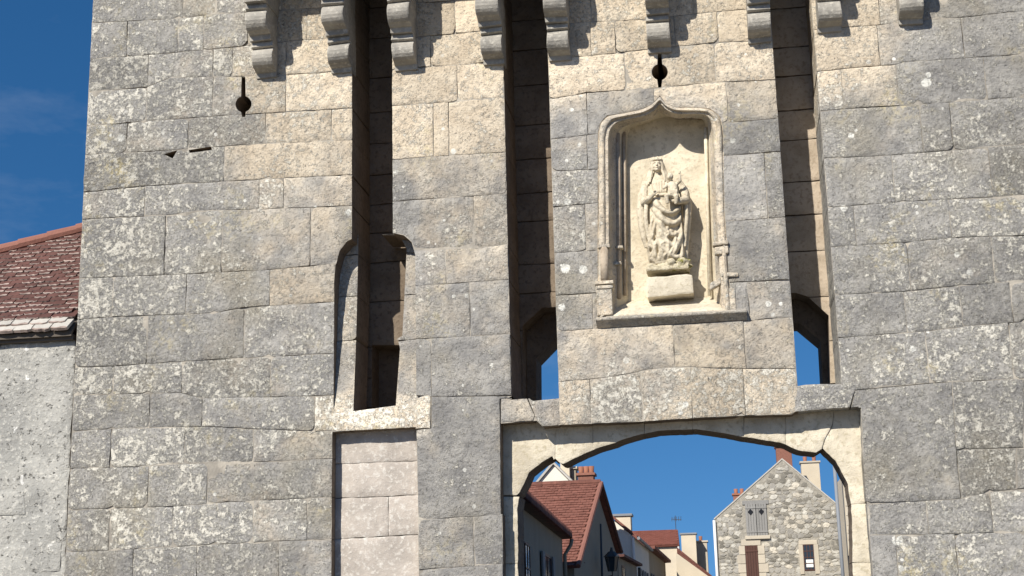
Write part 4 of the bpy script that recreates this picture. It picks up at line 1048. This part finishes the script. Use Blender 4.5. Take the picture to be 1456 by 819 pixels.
# B: gabled house with the steep red tile roof
yb0, yb1, yb2 = 24.2, 27.2, 30.4
e1, ap, e2 = W(816, 797, yb0), W(848, 690, yb1), W(877, 786, yb2)
hB_ = empty('street_house', (e1.x - 3, yb1, 0)); tag(hB_, 'house with steep weathered red tile roof and dark grey gable on the street', 'house')
LB = 7.5; lv = Vector((-LB, 0, 0))
gp = [Vector((e1.x, e1.y, 0)), Vector((e2.x, e2.y, 0)), e2 + Vector((0, 0, -.1)), ap + Vector((0, 0, -.12)), e1 + Vector((0, 0, -.1))]
MB().prism(gp, lv).build('wall', M_PLG, hB_)
ov = Vector((.12, 0, 0)); ed = Vector((0, -.28, -.21))
f0, f1 = e1 + ov + ed, ap + ov
rB = MB().hexa([f0, f1, f1 + lv - ov, f0 + lv - ov], [q + Vector((0, -.03, .05)) for q in (f0, f1, f1 + lv - ov, f0 + lv - ov)]).build('roof', M_TILE2, hB_)
o_ = Vector((0, -.035, .055)); tile_field('roof_tile_field', f0 + lv + o_, f0 + o_, f1 + lv + o_, f1 + o_, rB, M_TILE2, .13, .17, 3)
g0, g1 = e2 + ov + Vector((0, .05, -.03)), ap + ov
MB().hexa([g1, g0, g0 + lv, g1 + lv], [q + Vector((0, .02, .04)) for q in (g1, g0, g0 + lv, g1 + lv)]).build('roof_back', M_TILE2, rB)
d_ = (f1 - f0); MB().tube([f0 + Vector((.02, -.03, .05)), f0 + d_*.5 + Vector((.02, -.03, .075)), f1 + Vector((.02, 0, .06))], .07, 8).build('verge', M_RIDGE, rB)
MB().tube([g1 + Vector((.02, 0, .06)), g0 + Vector((.02, 0, .05))], .06, 8).build('verge', M_TILE, rB)
for k in range(18):
    a = f1 + Vector((-.42*k, 0, .07)); MB().tube([a, a + Vector((-.44, 0, .012))], [.10, .085], 8).build('ridge_tile', M_TILE2, rB)
pB = Plane((e1.x, e1.y), (e2.x, e2.y))
for px_ in (850,):
    a, z = pB.sz(px_, 745); MB().tube([pB.pt(a, z, .06), pB.pt(a, .1, .06)], .045, 8).build('downpipe', M_IRON, hB_, smooth=True)
a0, z1_ = pB.sz(829, 800); window(pB, a0, a0 + .6, z1_ - 1.2, z1_, hB_)
mb = MB(); mb.box(e1.x - 2.2, e1.x - .3, e1.y + .02, e1.y + .3, 0, e1.z - .2)
# lantern on the gable of B
q = on_plane(870, 797, pB.p + pB.n*.5, pB.n); a, z = (q - pB.p).dot(pB.d), q.z
ln = empty('street_lantern', pB.pt(a, z - .3, .5)); tag(ln, 'black iron street lantern with glass panes on a bracket by the dark gable', 'lantern')
c0 = pB.pt(a, z - .3, .5)
def frustum(mb, c, r0, r1, z0, z1, n=6):
    v = [c + Vector((r0*math.cos(2*math.pi*k/n), r0*math.sin(2*math.pi*k/n), z0)) for k in range(n)] + [c + Vector((r1*math.cos(2*math.pi*k/n), r1*math.sin(2*math.pi*k/n), z1)) for k in range(n)]
    return mb.add(v, [tuple(range(n - 1, -1, -1)), tuple(range(n, 2*n))] + [(k, (k + 1) % n, n + (k + 1) % n, n + k) for k in range(n)])
frustum(MB(), c0, .11, .19, 0, .40).build('glass', M_GLASS, ln); frustum(frustum(MB(), c0, .24, .09, .402, .55), c0, .05, .03, .55, .66).build('cap', M_IRON, ln)
mb = MB()
for k in range(6):
    t_ = 2*math.pi*k/6; mb.tube([c0 + Vector((.112*math.cos(t_), .112*math.sin(t_), 0)), c0 + Vector((.192*math.cos(t_), .192*math.sin(t_), .4))], .012, 6)
mb.build('frame', M_IRON, ln); MB().tube([c0 + Vector((0, 0, .0)), c0 + Vector((0, 0, -.12)), pB.pt(a, z - .45, .3), pB.pt(a, z - .5, .0)], .022, 8).build('bracket', M_IRON, ln)

# C: low shaded house after B
zC = Z(878, 789, 30.6); yC = 36.5
PC0, PC1 = (X(878, 789, 30.6), 30.7), (X(905, 803, yC), yC)
pC = Plane(PC0, PC1); LC = (Vector(PC1) - Vector(PC0)).length
hC = empty('street_house', (PC1[0] - 2, 33, 0)); tag(hC, 'small low grey house between the steep red roof and the pale gable', 'house')
zC1 = Z(905, 803, yC)
MB().hexa([pC.pt(0, 0), pC.pt(LC, 0), pC.pt(LC, 0, -4), pC.pt(0, 0, -4)], [pC.pt(0, zC - .06), pC.pt(LC, zC1 - .06), pC.pt(LC, zC1 - .3, -4), pC.pt(0, zC - .3, -4)]).build('wall', M_PLG, hC)
MB().hexa([pC.pt(0, zC - .05, .2), pC.pt(LC + .1, zC1 - .05, .2), pC.pt(LC + .1, zC1 - .28, -4), pC.pt(0, zC - .28, -4)], [pC.pt(0, zC + .03, .2), pC.pt(LC + .1, zC1 + .03, .2), pC.pt(LC + .1, zC1 - .2, -4), pC.pt(0, zC - .2, -4)]).build('roof', M_TILE, hC)
MB().tube([pC.pt(LC - .1, zC1 - .1, .1), pC.pt(LC - .1, .1, .06)], .05, 8).build('downpipe', M_IRON, hC)
a0, z1_ = pC.sz(884, 806); window(pC, a0, a0 + .7, z1_ - 1.2, z1_, hC)

# D: pale gabled house, its long side runs down the street
yD = 38.; cD = W(902, 760, yD); rD = W(828, 700, yD); LD = 9.0
hD = empty('street_house', (rD.x, yD + 4, 0)); tag(hD, 'pale rendered gabled house with square chimney behind the small grey house', 'house')
lft = Vector((2*rD.x - cD.x, yD, cD.z)); dv = Vector((-.02, LD, 0))
MB().prism([Vector((lft.x, yD, 0)), Vector((cD.x, yD, 0)), cD + Vector((0, 0, -.1)), rD + Vector((0, 0, -.12)), lft + Vector((0, 0, -.1))], dv).build('wall', M_PLW, hD)
rv = (cD - rD)
rDo = MB().hexa([rD + Vector((0, -.12, -.05)), cD + rv*.05 + Vector((0, -.12, -.05)), cD + rv*.05 + dv, rD + dv], [rD + Vector((0, -.12, .05)), cD + rv*.05 + Vector((0, -.12, .05)), cD + rv*.05 + dv + Vector((0, 0, .1)), rD + dv + Vector((0, 0, .1))]).build('roof', M_TILE2, hD)
lv2 = lft - rD
MB().hexa([lft + lv2*.05 + Vector((0, -.12, -.05)), rD + Vector((0, -.12, -.05)), rD + dv, lft + lv2*.05 + dv], [lft + lv2*.05 + Vector((0, -.12, .05)), rD + Vector((0, -.12, .06)), rD + dv + Vector((0, 0, .11)), lft + lv2*.05 + dv + Vector((0, 0, .1))]).build('roof_slope', M_TILE2, rDo)
MB().tube([cD + rv*.05 + Vector((.06, -.1, -.06)), cD + rv*.05 + dv + Vector((.06, 0, -.06))], .06, 8).build('gutter', M_ZINC, hD)
MB().tube([cD + Vector((-.05, -.06, -.1)), Vector((cD.x - .05, yD - .06, .1))], .05, 8).build('downpipe', M_WPIPE, hD)
chimney(hD, 874, 897, 734, 757, yD + 1.2, M_PLC, .7, cap=M_ZINC)
pD = Plane((cD.x, yD), (cD.x - .02, yD + LD))
for f in (.28, .62):
    window(pD, LD*f, LD*f + .9, 1.9, 3.5, hD, shutters=True)
# E: next in the row
yE0, yE1 = yD + LD + .03, 62.; zE = Z(921, 778, yE0)
hE = empty('street_house', (cD.x - 2, 54, 0)); tag(hE, 'long shaded grey street house beyond the pale gabled one', 'house')
PE0, PE1 = (X(921, 778, yE0), yE0), (X(946, 801, yE1), yE1); pE = Plane(PE0, PE1); LE = (Vector(PE1) - Vector(PE0)).length
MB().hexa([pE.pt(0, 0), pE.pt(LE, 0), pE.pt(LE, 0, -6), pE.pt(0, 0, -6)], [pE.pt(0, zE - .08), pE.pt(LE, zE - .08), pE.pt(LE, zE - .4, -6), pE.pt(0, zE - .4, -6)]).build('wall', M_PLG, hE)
MB().hexa([pE.pt(0, zE - .07, .3), pE.pt(LE, zE - .07, .3), pE.pt(LE, zE - .4, -6), pE.pt(0, zE - .4, -6)], [pE.pt(0, zE + .06, .3), pE.pt(LE, zE + .06, .3), pE.pt(LE, zE - .25, -6), pE.pt(0, zE - .25, -6)]).build('roof', M_TILE2, hE)
for f in (.12, .4, .7): window(pE, LE*f, LE*f + 1.0, 1.9, 3.6, hE, shutters=True)

# F: far house closing the street, red roof towards us
yF = 66.; fa, fb = W(895, 779, yF), W(966, 777, yF); ra, rb = W(895, 758, yF + 2.4), W(964, 756.5, yF + 2.4)
hF = empty('street_house', ((fa.x + fb.x)/2, yF + 3, 0)); tag(hF, 'far cream house whose red roof slope faces down the street', 'house')
fb.z = fa.z; rb.z = ra.z
MB().box(fa.x, fb.x - .1, yF + .15, yF + 5, 0, fa.z - .02).build('wall', M_PLC, hF)
rF = MB().hexa([fa, fb, rb, ra], [q + Vector((0, -.04, .1)) for q in (fa, fb, rb, ra)]).build('roof', M_TILE3, hF)
MB().hexa([ra, rb, rb + Vector((0, 2.6, -1.2)), ra + Vector((0, 2.6, -1.2))], [q + Vector((0, .04, .1)) for q in (ra, rb, rb + Vector((0, 2.6, -1.2)), ra + Vector((0, 2.6, -1.2)))]).build('roof_back', M_TILE3, rF)
tile_field('roof_tile_field', fa + Vector((0, -.045, .105)), fb + Vector((0, -.045, .105)), ra + Vector((0, -.045, .105)), rb + Vector((0, -.045, .105)), rF, M_TILE3, .2, .22, 6)
MB().tube([fb + Vector((-.05, .05, 0)), Vector((fb.x - .05, yF + .05, .1))], .06, 8).build('downpipe', M_WPIPE, hF)
pF = Plane((fa.x, yF + .15), (fb.x, yF + .15)); window(pF, 3.2 if (fb.x - fa.x) > 2 else .5, 4.0 if (fb.x - fa.x) > 2 else 1.2, 3.2, 4.6, hF) if (fb.x - fa.x) > 2.2 else None
# F2: lower roof falling to the right
yG = 60.; ga, gb = W(966, 781, yG), W(1016, 822, yG); gt = Vector((ga.x - .5, yG, ga.z))
hG = empty('street_house', (ga.x + 1, yG + 2, 0)); tag(hG, 'far low house with red roof falling away below two pale chimneys', 'house')
MB().prism([Vector((ga.x - .2, yG + .2, 0)), Vector((gb.x + .6, yG + .2, 0)), Vector((gb.x + .6, yG + .2, gb.z - .6)), Vector((ga.x - .2, yG + .2, ga.z - .15))], (0, 4, 0)).build('wall', M_PLC, hG)
g2 = Vector((gb.x + .8, yG, gb.z - .75))
gq = [Vector((ga.x - .2, yG - .1, ga.z - 2.6)), Vector((g2.x, yG - .1, g2.z - 1.6)), g2 + Vector((0, 2.2, 0)), Vector((ga.x - .2, yG + 2.2, ga.z + .1))]
rG = MB().hexa(gq, [q + Vector((0, -.05, .1)) for q in gq]).build('roof', M_TILE2, hG)
tile_field('roof_tile_field', gq[0] + Vector((0, -.06, .11)), gq[1] + Vector((0, -.06, .11)), gq[3] + Vector((0, -.06, .11)), gq[2] + Vector((0, -.06, .11)), rG, M_TILE2, .2, .22, 8)
chimney(hG, 969, 990, 760, 790, yG + 2.6, M_PLC, .8, cap=M_ZINC, drop=2.0); chimney(hG, 988, 1006, 771, 800, yG + 3.6, M_STONEW, .8, pots=1, drop=2.0)
an = empty('television_antenna', W(963, 757, 70.)); tag(an, 'thin roof antenna with crossed rods above the far red roof', 'antenna')
t0, t1 = W(963, 790, 70.), W(963, 733, 70.); t1.x = t0.x
MB().tube([t0, t1], .02, 6).build('mast', M_IRON, an); mb = MB()
c = W(962, 738, 70.); mb.tube([c + Vector((-.3, .1, .02)), c + Vector((.28, -.1, -.06))], .02, 6)
for k in range(5): q = c + Vector((-.28 + .13*k, .1 - .05*k, 0)); mb.tube([q + Vector((0, 0, -.12)), q + Vector((.02, 0, .14))], .014, 5)
mb.build('rods', M_IRON, an)

# G: white gable and chimneys behind the steep red roof
yW = 34.; wa, wb, wp = W(760, 693, yW), W(819, 693, yW), W(787, 661, yW)
hW = empty('street_house', (wp.x, yW + 3, 0)); tag(hW, 'white gabled house whose peak and chimneys rise behind the steep red roof', 'house')
MB().prism([Vector((wa.x, yW, 0)), Vector((wb.x, yW, 0)), wb, wp, wa], (0, 4, 0)).build('wall', M_PLW, hW)
for (q0, q1) in ((wp, wa), (wp, wb)):
    MB().hexa([q0 + Vector((0, -.1, .02)), q1 + (q1 - q0)*.06 + Vector((0, -.1, .02)), q1 + (q1 - q0)*.06 + Vector((0, 4, .02)), q0 + Vector((0, 4, .02))], [q0 + Vector((0, -.1, .12)), q1 + (q1 - q0)*.06 + Vector((0, -.1, .12)), q1 + (q1 - q0)*.06 + Vector((0, 4, .12)), q0 + Vector((0, 4, .12))]).build('roof', M_LAUZE, hW)
chimney(hW, 797, 810, 655, 690, yW + 1.5, M_PLC, .6); chimney(hW, 812, 819, 667, 690, yW + 1.8, M_PLG, .6); chimney(hW, 822, 844, 676, 694, yW + 1.2, M_BRICK, .6, pots=3, cap=M_BRICK)
# H: rubble gable facing us at the end of the street
yH = 55.; hl, hp, hr = W(1017, 737, yH), W(1112, 653, yH), W(1196, 722, yH)
hH = empty('rubble_house', ((hl.x + hr.x)/2, yH + 3, 0)); tag(hH, 'rubble stone gabled house with grey loft shutters and brown shuttered door', 'house')
gpoly = [(hl.x, 0), (hr.x + .3, 0), (hr.x + .3, hr.z - .25), (hp.x, hp.z), (hl.x, hl.z)]
M_RUBM = plain('earthy_mortar', (.36, .335, .285), .95, 8, .6, .04, bscale=10)
wallH = MB().prism([(x, yH, z) for x, z in gpoly], (0, 7, 0)).build('wall', M_RUBM, hH)
def rubble(name, c, v): return plain(name, c, .95, 9, v, .03, bscale=14)
M_RUB = [rubble('rubble_pale', (.44, .42, .37), .6), rubble('rubble_grey', (.30, .285, .255), .6), rubble('rubble_dark', (.20, .187, .16), .6), rubble('rubble_cream', (.50, .46, .385), .5)]
rm2 = []
for q in range(8):
    n = rt.randint(4, 7); o2 = [(math.cos(2*math.pi*k/n + rt.uniform(-.25, .25)), math.sin(2*math.pi*k/n + rt.uniform(-.25, .25))) for k in range(n)]
    o2 = [(x*rt.uniform(.8, 1.25)*.55, z*rt.uniform(.8, 1.25)*.55) for x, z in o2]
    vs_ = [(x, 0, z) for x, z in o2] + [(x*.9, -.7, z*.9) for x, z in o2] + [(.05*rt.uniform(-1, 1), -1, .05*rt.uniform(-1, 1))]
    fs_ = [(k, (k + 1) % n, n + (k + 1) % n, n + k) for k in range(n)] + [(n + k, n + (k + 1) % n, 2*n) for k in range(n)]
    rm2.append((vs_, fs_))
rmeshes = {}
def openings(px, py):
    return any(a <= px <= b and c <= py <= d for a, b, c, d in ((1055, 1096, 711, 769), (1052, 1087, 768, 830), (1136, 1166, 766, 830)))
z = .3; nst = 0; rowi = 0; cand = []
while z < hp.z:
    h = rt.uniform(.14, .27); x = hl.x + .1
    while x < hr.x + .2:
        w = rt.uniform(.2, .5)*(.8 if h < .26 else 1); xc, zc = x + w/2, z + h/2 + rt.uniform(-.04, .04)
        px, py = proj((xc, yH, zc))
        lim = np.interp(xc, [hl.x, hp.x, hr.x], [hl.z, hp.z, hr.z]) - .22
        if zc < lim and not openings(px, py): cand.append((py, xc, zc, w, h))
        x += w + rt.uniform(.0, .06)
    z += h*.93
cand.sort()
svv, sff = [], []
for i, (py, xc, zc, w, h) in enumerate(cand):
    q = rt.randrange(8); mi = rt.choices(range(4), (3, 4, 3, 1.2))[0]
    sx, sy, sz = w*rt.uniform(.8, 1.25), rt.uniform(.01, .04), h*rt.uniform(.75, 1.2)
    if py < 822 and i < 300:
        if (q, mi) not in rmeshes:
            me = bpy.data.meshes.new('rubble_stone'); me.from_pydata(rm2[q][0], [], rm2[q][1]); me.materials.append(M_RUB[mi]); rmeshes[(q, mi)] = me
        o = bpy.data.objects.new('rubble_stone', rmeshes[(q, mi)]); link(o, wallH); o.location = Vector((xc, yH - .004, zc)) - wpos(wallH); o.scale = (sx, sy, sz); o.rotation_euler = (0, rt.uniform(-.2, .2), 0)
    else:
        b = len(svv); svv += [(xc + v[0]*sx, yH - .004 + v[1]*sy, zc + v[2]*sz) for v in rm2[q][0]]; sff += [tuple(b + k for k in f) for f in rm2[q][1]]
if svv: o = mesh_obj('rubble_below', svv, sff, M_RUB[1], wallH); o['kind'] = 'stuff'
# roof and verge slabs
for (q0, q1) in ((hp, hl), (hp, hr)):
    d = (q1 - q0); a0, a1 = q0 + Vector((0, -.03, -.02)), q1 + d*.02 + Vector((0, -.03, -.02)); bk_ = Vector((0, 7.2, 0))
    MB().hexa([a0, a1, a1 + bk_, a0 + bk_], [p + Vector((0, 0, .075)) for p in (a0, a1, a1 + bk_, a0 + bk_)]).build('roof', M_LAUZE, hH)
chimney(hH, 1104, 1126, 636, 662, yH + .25, M_BRICK, .7, cap=M_BRICK); chimney(hH, 1140, 1166, 658, 690, yH + 2.5, M_PLC, .7, pots=2, drop=1.6); chimney(hH, 1043, 1060, 704, 722, yH + 3.5, M_BRICK, .6, pots=2, cap=M_POT, drop=1.2)
pH = Plane((hl.x, yH), (hr.x, yH))
def PH(px, py): return pH.sz(px, py)
(a0, z1_), (a1, z0_) = PH(1059, 717), PH(1092, 761)
MB().add([], []) if False else None
pH.box(MB(), a0 - .12, a1 + .12, z1_ - .02, z1_ + .16, -.02, .05).build('lintel', M_WOODG, hH); pH.box(MB(), a0 - .08, a1 + .1, z0_ - .17, z0_ - .005, -.02, .14).build('sill', M_STONEW, hH, bevel=.02)
am = (a0 + a1)/2
for (b0, b1) in ((a0, am - .01), (am + .01, a1)):
    sd = shutter_door(pH, b0, b1, z0_, z1_, hH, M_WOODG, 4, 'loft_shutter')
    cx_, cz_ = (b0 + b1)/2, z1_ - .38; c_ = pH.pt(cx_, cz_, .086)
    MB().prism([c_ + Vector((-.13, 0, 0)), c_ + Vector((0, 0, -.16)), c_ + Vector((.13, 0, 0)), c_ + Vector((0, 0, .16))], (0, .012, 0)).build('diamond_hole', M_DARK, sd)
(a0, z1_), (a1, z0_) = PH(1059, 776), PH(1080, 824)
z0_ = z1_ - 2.1
pH.box(MB(), a0 - .16, a1 + .16, z1_ + .0, z1_ + .28, -.02, .06).build('lintel', M_STONEW, hH, bevel=.015)
for zz in np.arange(z0_, z1_ - .1, .42):
    for (s0, s1) in ((a0 - .30 + RND.uniform(-.1, .05), a0), (a1, a1 + .36 + RND.uniform(-.1, .15))): pH.box(MB(), s0, s1, zz + .008, min(z1_, zz + .41), -.02, .055).build('jamb_stone', M_STONEW, hH, bevel=.015)
shutter_door(pH, a0, a1, z0_, z1_, hH, M_BROWN, 5, 'shutter')
(a0, z1_), (a1, z0_) = PH(1142, 775), PH(1158.5, 810)
pH.box(MB(), a0 - .2, a1 + .2, z1_ + .02, z1_ + .22, -.02, .05).build('lintel', M_STONEW, hH, bevel=.015)
for s0, s1 in ((a0 - .22, a0 - .02), (a1 + .02, a1 + .24)): pH.box(MB(), s0, s1, z0_ - .2, z1_ + .018, -.02, .05).build('jamb_stone', M_STONEW, hH, bevel=.015)
fr = window(pH, a0, a1, z0_, z1_, hH, M_BROWN, 3, 4)
for k in range(2): pH.box(MB(), a0 + .08, a1 - .05, z0_ + .12 + .2*k, z0_ + .27 + .2*k, .036, .042).build('paper', M_PAPER, fr)
MB().tube([Vector((hl.x - .06, yH - .1, hl.z - .1)), Vector((hl.x - .06, yH - .1, .1))], .07, 8).build('downpipe', M_WPIPE, hH, smooth=True)
# I: neighbour on the right of the street
yI = 48.; ia, ib = W(1198, 676, yI), W(1330, 676, yI)
hI = empty('street_house', ((ia.x + ib.x)/2, yI + 2, 0)); tag(hI, 'pale stone house at the right of the rubble gable, with zinc downpipe', 'house')
wI = MB().box(ia.x, ib.x, yI, yI + 5, 0, ia.z).build('wall', M_PLC, hI)
MB().hexa([(ia.x - .2, yI - .3, ia.z + .002), (ib.x, yI - .3, ia.z + .002), (ib.x, yI + 5, ia.z + 2.5), (ia.x - .2, yI + 5, ia.z + 2.5)], [(ia.x - .2, yI - .3, ia.z + .1), (ib.x, yI - .3, ia.z + .1), (ib.x, yI + 5, ia.z + 2.6), (ia.x - .2, yI + 5, ia.z + 2.6)]).build('roof', M_TILE2, hI)
zz = 0.
while zz < ia.z - .3:
    h = rt.uniform(.28, .42); x = ia.x
    while x < ia.x + 1.6:
        w = rt.uniform(.35, .7); MB().box(x + .01, x + w - .01, yI - .02 - rt.uniform(0, .02), yI + .05, zz + .01, min(zz + h, ia.z) - .01).build('stone', M_STONEW, wI, bevel=.012); x += w
    zz += h
pI = Plane((ia.x, yI), (ib.x, yI)); a0, z1_ = pI.sz(1205, 790); pI.box(MB(), a0, a0 + .9, 0, z1_, -.1, .06).build('doorway', M_DARK, hI)
tp, bt = W(1188, 662, yI - .3), W(1197, 785, yI - .3)
MB().tube([Vector((bt.x - .02, yI - .14, tp.z + .4)), Vector((bt.x - .02, yI - .14, .2))], .075, 10).build('downpipe', M_ZINC, hI, smooth=True)
